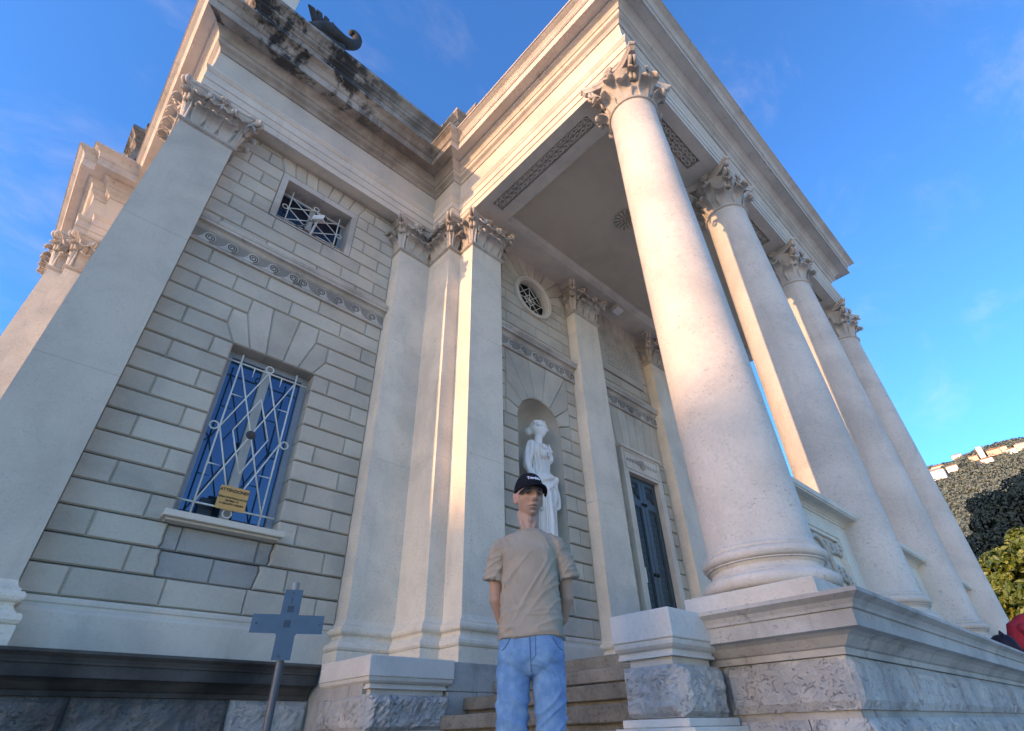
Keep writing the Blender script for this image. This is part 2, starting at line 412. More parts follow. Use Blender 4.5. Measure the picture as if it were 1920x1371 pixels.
def guilloche(x0, y0, L, ax, w=.225):
    """two interlaced bands round pierced eyes, carved below a soffit; ax 0 runs along x, 1 along y"""
    mb = MB(); n = max(4, int(L/.115)); st = L/n
    for row, off in ((-.052, 0), (.052, .5)):
        for k in range(n):
            u = (k+.25+off)*st; c = [(0.0, 0.0)]
            ring = [(u+.020*math.cos(a), row+.020*math.sin(a)) for a in np.linspace(0, 2*math.pi, 11)[:-1]]
            mb.tube([(x0+p, y0+q, 7.812) if ax == 0 else (x0+q, y0-p, 7.812) for p, q in ring], .0125, 6, True)
        for ph in (0, math.pi):
            pts = [(u, row+.036*math.sin(u/st*math.pi+ph)) for u in np.linspace(0, L, n*4)]
            mb.tube([(x0+p, y0+q, 7.816) if ax == 0 else (x0+q, y0-p, 7.816) for p, q in pts], .0135, 6)
    o = mb.obj('soffit_carving', 'trim_stone', temple, True); o.location = (0, 0, -GZ); o['kind'] = 'stuff'
guilloche(4.657, -1.36, 2.18, 1)
for i in range(3): guilloche(CX[i]+.74, -4.217, CX[i+1]-CX[i]-1.48, 0)
# ceiling rosette
mb = MB()
for r, n, rr in ((.24, 16, .045), (.15, 12, .038), (.06, 8, .03)):
    for k in range(n):
        a = 2*math.pi*k/n; mb.tube([(MX-1.86+math.cos(a)*r*.6, -2.71+math.sin(a)*r*.6, 7.905), (MX-1.86+math.cos(a)*r, -2.71+math.sin(a)*r, 7.89)], [rr*.5, rr*.55], 6)
o = tmesh(mb, 'ceiling_rosette', 'plaster', True); o['kind'] = 'stuff'

# ------------------------------------------------------------------ Corinthian capital pieces (shared meshes)
def leaf_mesh(h, w, curl, nt=12, ns=7, thick=.020):
    V = []; F = []
    ctl = [(0, 0), (.012, .25), (.022, .5), (.04, .74), (.085, .92), (.155, 1.0), (.215, .96), (.245, .83)]
    def prof(t):
        f = t*(len(ctl)-1); i = min(int(f), len(ctl)-2); u = f-i
        return ctl[i][0]*(1-u)+ctl[i+1][0]*u, ctl[i][1]*(1-u)+ctl[i+1][1]*u
    for side in (0, 1):
        for i in range(nt):
            t = i/(nt-1); o_, z = prof(t)
            wid = w*.5*(.80+.30*math.sin(math.pi*min(1, t*1.05)))*(1 if t < .7 else math.sqrt(max(.05, 1-((t-.7)/.33)**2)))
            for j in range(ns):
                s = -1+2*j/(ns-1)
                cup = min(1, t*1.5)
                out = o_*curl + .012*(1-s*s)*(1-cup) + cup*(.050*s*s*(1-.5*max(0, t-.75)*4) - .004) + .005*math.cos(s*math.pi*2.5)*(1-t)
                V.append((wid*s*(1+.05*math.cos(t*20)), -(out - (thick if side else 0)), z*h - (.004 if side else 0)))
    q = nt*ns
    for i in range(nt-1):
        for j in range(ns-1):
            a = i*ns+j; F.append((a, a+1, a+ns+1, a+ns)); F.append((q+a, q+a+ns, q+a+ns+1, q+a+1))
    B = [i*ns for i in range(nt)]+[(nt-1)*ns+j for j in range(1, ns)]+[i*ns+ns-1 for i in range(nt-2, -1, -1)]
    for a, b in zip(B, B[1:]): F.append((a, b, q+b, q+a))
    return V, F
def mesh_src(name, V, F, mat, smooth=True):
    me = bpy.data.meshes.new(name); me.from_pydata([tuple(map(float, v)) for v in V], [], [tuple(map(int, f)) for f in F])
    if smooth: me.polygons.foreach_set('use_smooth', [True]*len(me.polygons))
    me.materials.append(MATS[mat]); me.update(); return me
LEAF_LOW = mesh_src('leaf_low', *leaf_mesh(.27, .165, .78), 'carved_stone')
LEAF_HIGH = mesh_src('leaf_high', *leaf_mesh(.47, .16, .95), 'carved_stone')
LEAF_SIDE = mesh_src('leaf_side', *leaf_mesh(.40, .13, .5), 'carved_stone')
def volute_mesh():
    """corner volute: a stem that climbs outwards and rolls into a spiral under the abacus horn; lies in the -Y / Z plane"""
    mb = MB(); pts = []; rad = []
    for t in np.linspace(0, 1, 7): pts.append((0, -(.03+.13*t**2.2), .34+.25*t)); rad.append(.034-.004*t)
    for k in range(1, 20):
        a = k*.42; r = .075*(1-k/23); pts.append((0, -(.155+.0+r*math.sin(a)*1.0), .56+.02+(.075-r)*.0+r*math.cos(a)*.95 - .0)); rad.append(.030*(1-k/30))
    for sx in (-.028, .028):
        mb.tube([(sx, y, z) for (_, y, z) in pts], rad, 7)
    return mb.V, mb.F
VOLUTE = mesh_src('volute', *volute_mesh(), 'carved_stone')
def inner_volute():
    mb = MB(); pts = []; rad = []
    for t in np.linspace(0, 1, 6): pts.append((.10*(1-t)+.0, -.02-.03*t, .34+.22*t)); rad.append(.020)
    for k in range(1, 14): a = k*.5; r = .042*(1-k/16); pts.append((-.03-r*math.sin(a)*.9+.02, -.055, .565+r*math.cos(a))); rad.append(.017*(1-k/22))
    mb.tube(pts, rad, 6); mb.tube([(-x, y, z) for x, y, z in pts], rad, 6)
    return mb.V, mb.F
HELIX = mesh_src('helix', *inner_volute(), 'carved_stone')
def flower_mesh():
    mb = MB()
    for k in range(10):
        a = 2*math.pi*k/10; c, s = math.cos(a), math.sin(a)
        mb.tube([(.02*c, -.015, .02*s), (.05*c, -.045, .05*s), (.078*c, -.03, .078*s)], [.016, .020, .010], 6)
    V = []
    mb.lathe([(.001, -.028), (.026, -.02), (.03, 0), (.026, .02), (.001, .028)], 8)
    k = len(mb.V)-40
    mb.V[k:] = [(x, -.045+y, z) for (x, y, z) in mb.V[k:]]
    mb.tube([(0, -.01, -.03), (0, -.02, -.14)], [.02, .012], 6)
    return mb.V, mb.F
FLOWER = mesh_src('flower', *flower_mesh(), 'carved_stone')
def put(me, name, parent, x, y, z, ang, s=1.0, sx=None):
    """outward direction = angle ang in plan"""
    o = bpy.data.objects.new(name, me); COL.objects.link(o); o.parent = parent
    o.matrix_basis = Matrix.Translation((x, y, z)) @ Matrix.Rotation(ang+math.pi/2, 4, 'Z') @ Matrix.Diagonal((sx or s, s, s, 1)); return o

# ------------------------------------------------------------------ columns
def make_column(x, y):
    c = tp('column', (x, y, ZL))
    MB().cbox(-.45, .45, -.45, .45, 0, .137, .008).obj('plinth', 'column_stone', c)
    tor = lambda r, z, h, n=7: [(r+h*.5*math.cos(a), z+h*.5*math.sin(a)) for a in np.linspace(-math.pi/2, math.pi/2, n)]
    base = [(.2, .138)]+tor(.415, .190, .10)+[(.415, .248), (.405, .252), (.385, .27), (.378, .295), (.392, .315), (.41, .318), (.41, .325)]+tor(.395, .365, .075)+[(.398, .405), (.398, .425), (.392, .43)]
    MB().lathe(base, 64).obj('base', 'column_stone', c, True, 35)
    sh = [(.392, .4305), (.384, .44), (.378, .46)]
    for t in np.linspace(0, 1, 14): sh.append((.376-.066*t**1.7-.002*t, .47+(6.36-.47)*t))
    sh += [(.312, 6.375), (.318, 6.385)]
    MB().lathe(sh, 64).obj('shaft', 'column_stone', c, True, 35)
    MB().lathe([(.25, 6.386), (.325, 6.386), (.338, 6.393), (.345, 6.408), (.338, 6.423), (.325, 6.43), (.322, 6.447), (.25, 6.45)], 48).obj('astragal', 'carved_stone', c, True, 35)
    z0 = 6.447
    MB().lathe([(.265, z0-.01), (.262, z0+.1), (.265, z0+.35), (.30, z0+.52), (.37, z0+.63), (.385, z0+.655), (.30, z0+.66)], 40).obj('bell', 'carved_stone', c, True, 40)
    for k in range(8):
        a = 2*math.pi*k/8+math.pi/8; put(LEAF_LOW, 'leaf', c, .292*math.cos(a), .292*math.sin(a), z0, a, 1.05)
        a = 2*math.pi*k/8; put(LEAF_HIGH, 'leaf', c, .285*math.cos(a), .285*math.sin(a), z0, a, 1.0)
    for k in range(4):
        a = math.pi/4+k*math.pi/2; put(VOLUTE, 'volute', c, .335*math.cos(a), .335*math.sin(a), z0, a)
        a = k*math.pi/2; put(HELIX, 'helix', c, .315*math.cos(a), .315*math.sin(a), z0, a)
        put(FLOWER, 'flower', c, .385*math.cos(a), .385*math.sin(a), z0+.715, a)
    poly = []
    for k in range(4):
        a = k*math.pi/2
        for s in np.linspace(-1, 1, 9):
            u = s*.445; v = -(.355+.145*abs(s)**2.2)
            poly.append((u*math.cos(a)-v*math.sin(a), u*math.sin(a)+v*math.cos(a)))
    mb = MB(); n = len(poly)
    rings = [(.90, z0+.662), (.93, z0+.69), (.95, z0+.715), (.955, z0+.722), (.985, z0+.73), (1.0, z0+.75), (1.0, z0+.785)]
    V = [(px*s, py*s, z) for s, z in rings for px, py in poly]
    F = [tuple(range(n-1, -1, -1)), tuple((len(rings)-1)*n+i for i in range(n))]
    for l in range(len(rings)-1):
        for i in range(n): F.append((l*n+i, l*n+(i+1) % n, (l+1)*n+(i+1) % n, (l+1)*n+i))
    mb.add(V, F).obj('abacus', 'carved_stone', c)
    return c
def copy_part(o, loc):
    c = o.copy(); COL.objects.link(c); c.parent = temple; c.location = (loc[0], loc[1], loc[2]-GZ)
    for ch in o.children:
        d = ch.copy(); COL.objects.link(d); d.parent = c
    return c
col0 = make_column(CX[0], CY)
for x in CX[1:]: copy_part(col0, (x, CY, ZL))

# ------------------------------------------------------------------ pilasters
BASE = [(-.1, .555), (.115, .555), (.115, .70), (.10, .702), (.115, .712), (.126, .735), (.122, .765), (.105, .785), (.075, .79), (.072, .80), (.055, .815), (.045, .84), (.05, .858), (.065, .866), (.07, .868), (.082, .88), (.088, .90), (.084, .925), (.07, .942), (.045, .945), (.045, .968), (.03, .972), (.014, .99), (.004, 1.025), (0, 1.03), (-.1, 1.03)]
def pilaster(path, body, joints, name='pilaster', shaft_mat='pale_stone', leaves=True, close=None):
    """path: exposed faces (outside to the right of travel); body: closed plan polygon of the shaft"""
    c = tp(name)
    sweep(path, BASE).obj('base', 'pale_stone', c)
    zs = [1.0]+list(joints)+[6.93]
    for a, b in zip(zs, zs[1:]):
        g = .0025; p2 = body
        cx = sum(p[0] for p in body)/len(body); cy = sum(p[1] for p in body)/len(body)
        MB().prism(p2, a+g*.5, b-g*.5).obj('shaft_stone', shaft_mat, c)
    sweep(path, [(-.1, 6.928), (0, 6.928), (.004, 6.945), (.016, 6.953), (.03, 6.955), (.03, 6.968), (.038, 6.972), (.042, 6.985), (.036, 7.0), (.02, 7.003), (.02, 7.01), (-.1, 7.01)]).obj('astragal', 'carved_stone', c)
    sweep(path, [(-.14, 7.01), (-.05, 7.01), (-.05, 7.3), (-.035, 7.5), (.02, 7.6), (.05, 7.655), (-.14, 7.655)]).obj('bell', 'carved_stone', c)
    # abacus with concave sides
    pts = []; op = offset_path(path, .085)
    for i in range(len(path)-1):
        a, b = Vector(op[i]), Vector(op[i+1]); L = (b-a).length; d = (b-a)/L; nrm = Vector((d.y, -d.x))
        conv_a = i > 0; conv_b = i < len(path)-2
        seq = np.linspace(0, 1, 9) if L > .5 else (0, 1)
        for s in seq:
            if i > 0 and s == 0: continue
            bul = -.055*math.sin(math.pi*s) if L > .5 else 0
            pts.append(tuple(a+d*L*s+nrm*(bul+.03)))
    sweep(pts, [(-.2, 7.655), (-.045, 7.655), (-.03, 7.685), (-.022, 7.705), (-.02, 7.712), (-.005, 7.72), (.004, 7.735), (.004, 7.779), (-.2, 7.779)]).obj('abacus', 'carved_stone', c)
    if not leaves: return c
    for i in range(len(path)-1):
        a, b = Vector(path[i]), Vector(path[i+1]); L = (b-a).length; d = (b-a)/L; nrm = Vector((d.y, -d.x)); ang = math.atan2(nrm.y, nrm.x)
        at = lambda s, o=-.01: a+d*(L*s)+nrm*o
        if L > .5:
            for s in (.24, .5, .76):
                p = at(s, .004); put(LEAF_LOW, 'leaf', c, p.x, p.y, 7.005, ang, 1.0)
            for s in (.08, .37, .63, .92):
                p = at(s); put(LEAF_HIGH, 'leaf', c, p.x, p.y, 7.005, ang, .96)
            p = at(.5, .03); put(HELIX, 'helix', c, p.x, p.y, 7.005, ang)
            p = at(.5, .075); put(FLOWER, 'flower', c, p.x, p.y, 7.725, ang, .95)
            for s in (.12, .88):
                p = at(s, .02); put(VOLUTE, 'volute', c, p.x, p.y, 7.0, ang+(.6 if s > .5 else -.6)*-1, .9)
        elif L > .15:
            p = at(.5); put(LEAF_LOW, 'leaf', c, p.x, p.y, 7.005, ang, 1.0, .8)
            p = at(.2); put(LEAF_HIGH, 'leaf', c, p.x, p.y, 7.005, ang, .96, .7)
            if L > .3: p = at(.85); put(LEAF_HIGH, 'leaf', c, p.x, p.y, 7.005, ang, .96, .7)
    # corner leaves and volutes on outward corners
    for i in range(1, len(path)-1):
        p0, p1, p2 = Vector(path[i-1]), Vector(path[i]), Vector(path[i+1])
        d1, d2 = (p1-p0).normalized(), (p2-p1).normalized()
        if d1.x*d2.y-d1.y*d2.x > 0:      # turning left with outside on the right: convex
            n = (Vector((d1.y, -d1.x))+Vector((d2.y, -d2.x))).normalized(); ang = math.atan2(n.y, n.x)
            q = p1-n*.02; put(LEAF_HIGH, 'leaf', c, q.x, q.y, 7.005, ang, 1.0, .8)
            q = p1+n*.03; put(VOLUTE, 'volute', c, q.x, q.y, 7.0, ang, 1.02)
    return c
xA1, xA2, YQ, xB1, YB, xB2 = 3.562, 4.183, -.603, 4.425, -.945, 5.083
YI = -.72; YW = .247
ZJ = (2.983, 5.02)
pilaster([(0, .9), (0, 0), (.705, 0), (.705, YW+.02)], [(0, 0), (.705, 0), (.705, .6), (0, .6)], ZJ, 'pilaster', 'grey_stone')
pilaster([(xA1, YW+.02), (xA1, 0), (xA2, 0), (xA2, YQ), (xB1, YQ), (xB1, YB), (xB2, YB), (xB2, YI+.02)],
         [(xA1, .6), (xA1, 0), (xA2, 0), (xA2, YQ), (xB1, YQ), (xB1, YB), (xB2, YB), (xB2, .6)], ZJ, 'corner_pilaster')
for a, b in ((7.11, 7.842), (9.80, 10.53)):
    pilaster([(a, YI+.02), (a, YB+.015), (b, YB+.015), (b, YI+.02)], [(a, -.2), (a, YB+.015), (b, YB+.015), (b, -.2)], ZJ)
pilaster([(12.12, YI+.02), (12.12, YB+.015), (12.79, YB+.015), (12.79, -.3)], [(12.12, -.2), (12.12, YB+.015), (12.79, YB+.015), (12.79, -.2)], ZJ, leaves=False)
# pavilion pilaster capital on the flank
pilaster([(-.885, 5.4), (-.885, 4.53), (-.66, 4.53), (-.66, 4.31), (.0, 4.31)], [(-.88, 5.4), (-.88, 4.535), (-.655, 4.535), (-.655, 4.315), (0, 4.315), (0, 5.4)], (3.1, 5.2), 'flank_pilaster')

# ------------------------------------------------------------------ rusticated wing wall
H = .2533; Z0 = .99
wing = tp('wing_wall'); DW = .40
J0 = [1.01, 1.77, 2.53, 3.295]; J1 = [1.39, 2.15, 2.91]
XL, XR = .706, 3.561
def jo(i): return J0 if i % 2 == 0 else J1
for i in range(17):
    z0, z1 = Z0+H*i, Z0+H*(i+1); j = jo(i)
    if i in (0, 1, 2): 
        if i == 0: courses(XL, XR, z0, z1, j, YW, DW, wing)
        else:
            # patched stones under the sill: broken outline, older darker stone let in
            xs = (1.66, 2.59) if i == 1 else (1.61, 2.68)
            def ragged(x, s): return [(x+s*(.05*k/4)+rng.uniform(-.012, .012), z0+(z1-z0)*k/4) for k in range(5)]
            lj, rj = ragged(xs[0], -.4 if i == 1 else .4), ragged(xs[1], .4)
            a = [q for q in j if q < xs[0]-.1]; l0 = a[-1] if a else XL
            courses(XL, l0, z0, z1, j, YW, DW, wing)
            block([(l0, z0)]+lj+[(l0, z1)], YW, DW, wing)
            b = [q for q in j if q > xs[1]+.1]; r0 = b[0] if b else XR
            block([(r0, z0), (r0, z1)]+rj[::-1], YW, DW, wing)
            if r0 < XR: courses(r0, XR, z0, z1, j, YW, DW, wing)
            m = [1.77, 2.53] if i == 2 else [2.145]
            block(lj[::-1]+[(m[0], z0), (m[0], z1)], YW+.035, DW, wing, 'old_block')
            for p, q in zip(m, m[1:]): block(rect(p, q, z0, z1), YW+.02, DW, wing, 'old_block')
            block([(m[-1], z0)]+rj+[(m[-1], z1)], YW+.035, DW, wing, 'old_block')
    elif i < 12:
        courses(XL, 1.62, z0, z1, j, YW, DW, wing); courses(2.69, XR, z0, z1, j, YW, DW, wing)
    elif i < 15:
        e = {12: (1.61, 1.47), 13: (1.47, 1.47), 14: (1.66, 1.66)}[i]
        ms = [q for q in j if q < e[1]-.12]; xs = [XL]+ms
        for a, b in zip(xs, xs[1:]): block(rect(a, b, z0, z1), YW, DW, wing)
        block([(xs[-1], z0), (e[0], z0), (e[1], z1), (xs[-1], z1)], YW, DW, wing)
        er = (4.27-e[0], 4.27-e[1]); ms = [q for q in j if q > er[1]+.12]; xs = ms+[XR]
        block([(er[0], z0), (xs[0], z0), (xs[0], z1), (er[1], z1)], YW, DW, wing)
        for a, b in zip(xs, xs[1:]): block(rect(a, b, z0, z1), YW, DW, wing)
    else: courses(XL, XR, z0, z1, j, YW, DW, wing)
a, b, c_, d_ = Z0+H*12, Z0+H*13, Z0+H*14, Z0+H*15
V1 = [(1.61, a), (1.82, a), (1.66, c_), (1.47, c_), (1.47, b)]; V2 = [(1.82, a), (2.025, a), (1.945, d_), (1.66, d_), (1.66, c_)]
for P in (V1, V2, [(2.025, a), (2.245, a), (2.325, d_), (1.945, d_)]): block(P, YW, DW, wing)
for P in (V1, V2): block([(4.27-x, z) for x, z in P[::-1]], YW, DW, wing)
# upper register
UH = .2583; UZ = 6.41-3*UH
UJ0 = [1.20, 1.96, 2.72, 3.3]; UJ1 = [.95, 1.58, 2.34, 3.0]
for i in range(9):
    z0 = UZ+UH*i; z1 = min(z0+UH, 7.80); j = UJ0 if i % 2 else UJ1
    if i < 3: courses(XL, XR, z0, z1, j, YW, DW, wing)
    elif i < 7: courses(XL, 1.47, z0, z1, j, YW, DW, wing); courses(2.785, XR, z0, z1, j, YW, DW, wing)
    elif i == 7:
        block([(XL, z0), (1.20, z0), (1.20, z1), (XL, z1)], YW, DW, wing); block([(1.20, z0), (1.47, z0), (1.375, z1), (1.20, z1)], YW, DW, wing)
        block([(2.785, z0), (3.1, z0), (3.1, z1), (2.88, z1)], YW, DW, wing); block(rect(3.1, XR, z0, z1), YW, DW, wing)
    else:
        courses(XL, 1.375, z0, z1, [1.0], YW, DW, wing); courses(2.88, XR, z0, z1, [3.2], YW, DW, wing)
zb, zt, zk = UZ+UH*7, 7.80, UZ+UH*8
bo = [1.47, 1.655, 1.84, 2.03, 2.225, 2.41, 2.60, 2.785]; tt = [1.375, 1.585, 1.79, 1.99, 2.265, 2.47, 2.68, 2.88]
for k in range(7):
    P = [(bo[k], zb), (bo[k+1], zb)]
    if k == 6: P += [(tt[7], zk), (tt[7], zt)]
    else: P += [(tt[k+1], zt)]
    P += [(tt[k], zt)]
    if k == 0: P += [(tt[0], zk)]
    block(P, YW, DW, wing)
# plinth band of the wall
PB = [(-.1, .556), (.055, .556), (.055, .86), (.045, .88), (.02, .90), (.02, .925), (.03, .935), (.03, .965), (.012, .985), (-.1, .988)]
for path in ([(XL, YW), (XR, YW)], [(xB2, YI), (7.11, YI)], [(7.842, YI), (8.2, YI)], [(9.44, YI), (9.80, YI)]):
    tmesh(sweep(path, PB), 'wall_plinth', 'trim_stone')

# ------------------------------------------------------------------ wave-scroll bands
def wave_body():
    """one wave of the running scroll: a raised crest disc with its tail sweeping down to the next trough (x-z plane, proud to -Y)"""
    P = [(.078*math.cos(a), .078*math.sin(a)) for a in np.linspace(-math.pi*.42, math.pi*1.0, 16)]
    P += [(-.095, -.03), (-.125, -.062), (-.17, -.082), (-.225, -.092), (.0, -.092)]
    return MB().plate(P[::-1], -.022, 0)
def wave_line():  # flat dark ribbon standing in for the shaded spiral groove
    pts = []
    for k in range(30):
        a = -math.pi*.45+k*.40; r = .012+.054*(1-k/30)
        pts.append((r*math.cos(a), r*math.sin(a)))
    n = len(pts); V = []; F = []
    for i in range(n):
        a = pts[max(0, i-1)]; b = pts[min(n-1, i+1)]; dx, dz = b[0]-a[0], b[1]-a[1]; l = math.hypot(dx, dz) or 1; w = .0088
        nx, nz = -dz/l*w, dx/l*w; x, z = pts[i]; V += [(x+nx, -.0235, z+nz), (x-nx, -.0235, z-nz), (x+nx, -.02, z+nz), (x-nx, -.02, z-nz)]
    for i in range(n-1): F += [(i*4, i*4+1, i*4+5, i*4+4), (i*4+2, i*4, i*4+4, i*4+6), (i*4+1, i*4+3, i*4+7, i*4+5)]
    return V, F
_w = wave_body(); WAVE = mesh_src('wave_scroll', _w.V, _w.F, 'carved_stone', False); WLINE = mesh_src('scroll_shade_line', *wave_line(), 'groove_shade', False)
def band(x0, x1, y, zc, centre, step, n_l, n_r):
    c = tp('wave_band')
    prof = [(-.2, 5.285), (.03, 5.285), (.04, 5.29), (.04, 5.315), (.028, 5.322), (.012, 5.325), (.012, 5.525), (.02, 5.535), (.03, 5.54), (.035, 5.555), (.055, 5.58), (.075, 5.588), (.11, 5.592), (.11, 5.63), (.125, 5.64), (.13, 5.66), (.135, 5.662), (.135, 5.69), (-.2, 5.72)]
    sweep([(x0, y), (x1, y)], prof).obj('moulding', 'carved_stone', c)
    MB().box(x0+.003, x1-.003, y-.0128, y-.005, 5.327, 5.523).obj('field', 'grime_shade', c)
    for k in range(n_l):
        o = put(WAVE, 'wave_scroll', c, centre-.075-step*k, y-.0125, zc, -math.pi/2); put(WLINE, 'scroll_shade_line', c, centre-.075-step*k, y-.012, zc, -math.pi/2)
    for k in range(n_r):
        o = put(WAVE, 'wave_scroll', c, centre+.075+step*k, y-.0125, zc, -math.pi/2); o.scale.x = -1
        o = put(WLINE, 'scroll_shade_line', c, centre+.075+step*k, y-.012, zc, -math.pi/2); o.scale.x = -1
    return c
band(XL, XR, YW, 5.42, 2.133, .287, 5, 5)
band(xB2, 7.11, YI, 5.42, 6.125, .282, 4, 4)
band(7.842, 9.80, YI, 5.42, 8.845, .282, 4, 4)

# ------------------------------------------------------------------ portico back wall
bw = tp('portico_wall'); DI = .58
def side_courses(x0, x1, z_from, z_to, js, par=bw):
    k = 0; z = z_from
    while z < z_to-.03:
        z1 = min(z+H, z_to); 
        if z_to-z1 < .06: z1 = z_to
        courses(x0, x1, z, z1, js[k % 2], YI, DI, par); z = z1; k += 1
NX, NZ, NR = 6.12, 4.03, .505; NB = 1.75
xa, xb = xB2, 7.11
for i in range(17):
    z0, z1 = Z0+H*i, Z0+H*(i+1)
    jj = [5.45, 6.2, 6.95] if i % 2 == 0 else [5.25, 5.83, 6.58]
    if i < 3: courses(xa, xb, z0, z1, jj, YI, DI, bw)
    elif i < 12: courses(xa, NX-NR, z0, z1, [5.30] if i % 2 else [], YI, DI, bw); courses(NX+NR, xb, z0, z1, [6.86] if i % 2 else [], YI, DI, bw)
    elif i < 17: courses(xa, 5.36, z0, z1, [], YI, DI, bw); courses(6.88, xb, z0, z1, [], YI, DI, bw)
def sectors(cx, cz, r0, n, box, par):
    x0, x1, z1 = box
    for k in range(n):
        a0, a1 = math.pi*k/n, math.pi*(k+1)/n; am = (a0+a1)/2
        big = [(cx+r0*math.cos(a), cz+r0*math.sin(a)) for a in np.linspace(a1, a0, 5)]
        RB = 3.0
        P = big+[(cx+RB*math.cos(a0), cz+RB*math.sin(a0)), (cx+RB*math.cos(am)*1.1, cz+RB*math.sin(am)*1.1), (cx+RB*math.cos(a1), cz+RB*math.sin(a1))]
        P = clip(P, 1, 0, x1); P = clip(P, -1, 0, -x0); P = clip(P, 0, 1, z1)
        Q = [P[0]]
        for p in P[1:]:
            if math.hypot(p[0]-Q[-1][0], p[1]-Q[-1][1]) > 1e-4: Q.append(p)
        block(Q, YI, DI, par, name='voussoir')
sectors(NX, NZ, NR, 9, (5.36, 6.88, Z0+H*17), bw)
# round window wall
RX, RZ, RR = 6.12, 6.87, .44
lv = [5.66, 5.893, 6.151, 6.41, 6.668, 6.87]
for i, (z0, z1) in enumerate(zip(lv, lv[1:])):
    jj = [5.4, 6.15, 6.9] if i % 2 else [5.2, 5.78, 6.5]
    if z1 <= RZ-RR: courses(xa, xb, z0, z1, jj, YI, DI, bw); continue
    def arc(s):
        out = []
        for z in np.linspace(z0, z1, 5):
            h = RR*RR-(z-RZ)**2; out.append((RX+s*(math.sqrt(h) if h > 0 else 0), z))
        return out
    L_ = arc(-1); R_ = arc(1)
    lj = [q for q in jj if q < min(p[0] for p in L_)-.1]; l0 = lj[-1] if lj else xa
    if l0 > xa: courses(xa, l0, z0, z1, lj, YI, DI, bw)
    block([(l0, z0)]+L_+[(l0, z1)], YI, DI, bw)
    rj = [q for q in jj if q > max(p[0] for p in R_)+.1]; r0 = rj[0] if rj else xb
    block([(r0, z0), (r0, z1)]+R_[::-1], YI, DI, bw)
    if r0 < xb: courses(r0, xb, z0, z1, rj, YI, DI, bw)
for z0, z1 in ((6.87, 7.1), (7.1, 7.33), (7.33, 7.56), (7.56, 7.80)): courses(xa, 5.30, z0, z1, [], YI, DI, bw); courses(6.94, xb, z0, z1, [], YI, DI, bw)
sectors(RX, RZ, RR, 11, (5.30, 6.94, 7.80), bw)
# door bay
side_courses(7.842, 8.2, Z0, 4.38, ([], [8.03])); side_courses(9.44, 9.80, Z0, 4.38, ([], [9.62]))
b5 = [7.842, 8.24, 8.46, 8.70, 8.94, 9.18, 9.40, 9.80]; t5 = [7.842, 8.12, 8.40, 8.69, 8.98, 9.28, 9.56, 9.80]
for k in range(7): block([(b5[k], 4.38), (b5[k+1], 4.38), (t5[k+1], 5.296), (t5[k], 5.296)], YI, DI, bw, name='voussoir')
courses(7.842, 9.80, 5.66, 5.9, [8.3, 9.1], YI, DI, bw); courses(7.842, 9.80, 5.9, 6.13, [8.02, 8.7, 9.45], YI, DI, bw)
for k in range(5): courses(7.842, 8.07, 6.13+.246*k, 6.376+.246*k, [], YI, DI, bw); courses(9.57, 9.80, 6.13+.246*k, 6.376+.246*k, [], YI, DI, bw)
b6 = [7.842, 8.22, 8.47, 8.71, 8.94, 9.16, 9.41, 9.80]; t6 = [7.842, 8.08, 8.37, 8.68, 8.98, 9.26, 9.53, 9.80]
for k in range(7): block([(b6[k], 7.36), (b6[k+1], 7.36), (t6[k+1], 7.80), (t6[k], 7.80)], YI, DI, bw, name='voussoir')
MB().box(8.07, 9.57, YI+.02, YI+.3, 6.13, 7.36).obj('backing', 'wall_stone', bw)
MB().box(10.53, 12.12, YI+.01, YI+.5, ZL, 7.78).obj('backing', 'wall_stone', bw)

# ------------------------------------------------------------------ niche shell
mb = MB(); V = []; F = []; na, nz = 16, 14
for j in range(nz+9):
    if j < nz: z = NB-.02+(NZ-NB+.02)*j/(nz-1); rr = NR-.004
    else: q = (j-nz+1)/9*math.pi/2; z = NZ+(NR-.004)*math.sin(q); rr = (NR-.004)*math.cos(q)
    for i in range(na+1):
        a = math.pi*i/na; V.append((NX-rr*math.cos(a), YI+.03+rr*math.sin(a)*.98, z))
for j in range(nz+8):
    for i in range(na): F.append((j*(na+1)+i, j*(na+1)+i+1, (j+1)*(na+1)+i+1, (j+1)*(na+1)+i))
mb.add(V, F); tmesh(mb, 'niche', 'grey_stone', True, 60)
tmesh(MB().prism([(NX+ (NR-.006)*math.cos(a), YI+.03-(NR-.006)*math.sin(a)*-.98) for a in np.linspace(0, math.pi, 17)]+[(NX-NR+.006, YI+.0), (NX+NR-.006, YI+.0)], NB-.05, NB), 'niche_floor', 'grey_stone')

# ------------------------------------------------------------------ windows
def bar(par, pts, r=.010, name='grille_bar', mat='cream_iron', n=6): return MB().tube(pts, r, n).obj(name, mat, par, True)
def ring(par, x, y, z, r, t=.009, name='grille_ring', mat='cream_iron'):
    return MB().tube([(x+r*math.cos(a), y, z+r*math.sin(a)) for a in np.linspace(0, 2*math.pi, 25)[:-1]], t, 6, True).obj(name, mat, par, True)
def frame(par, x0, x1, z0, z1, y0, y1, w, mat, name='frame'):
    for P in (rect(x0, x0+w, z0, z1), rect(x1-w, x1, z0, z1), rect(x0+w, x1-w, z1-w, z1), rect(x0+w, x1-w, z0, z0+w)):
        MB().plate(P, y0, y1).obj(name, mat, par)
w1 = tp('window')
frame(w1, 1.622, 2.688, 1.84, 4.028, YW+.20, YW+.30, .075, 'frame_metal')
MB().cbox(1.522, 2.722, YW-.155, YW+.3, 1.775, 1.842, .006).obj('sill', 'trim_stone', w1)
MB().cbox(1.56, 2.69, YW-.10, YW+.1, 1.752, 1.775, .004).obj('sill_bed', 'trim_stone', w1)
MB().cbox(2.10, 2.21, YW+.205, YW+.29, 1.915, 3.953, .008).obj('mullion', 'mullion_wood', w1)
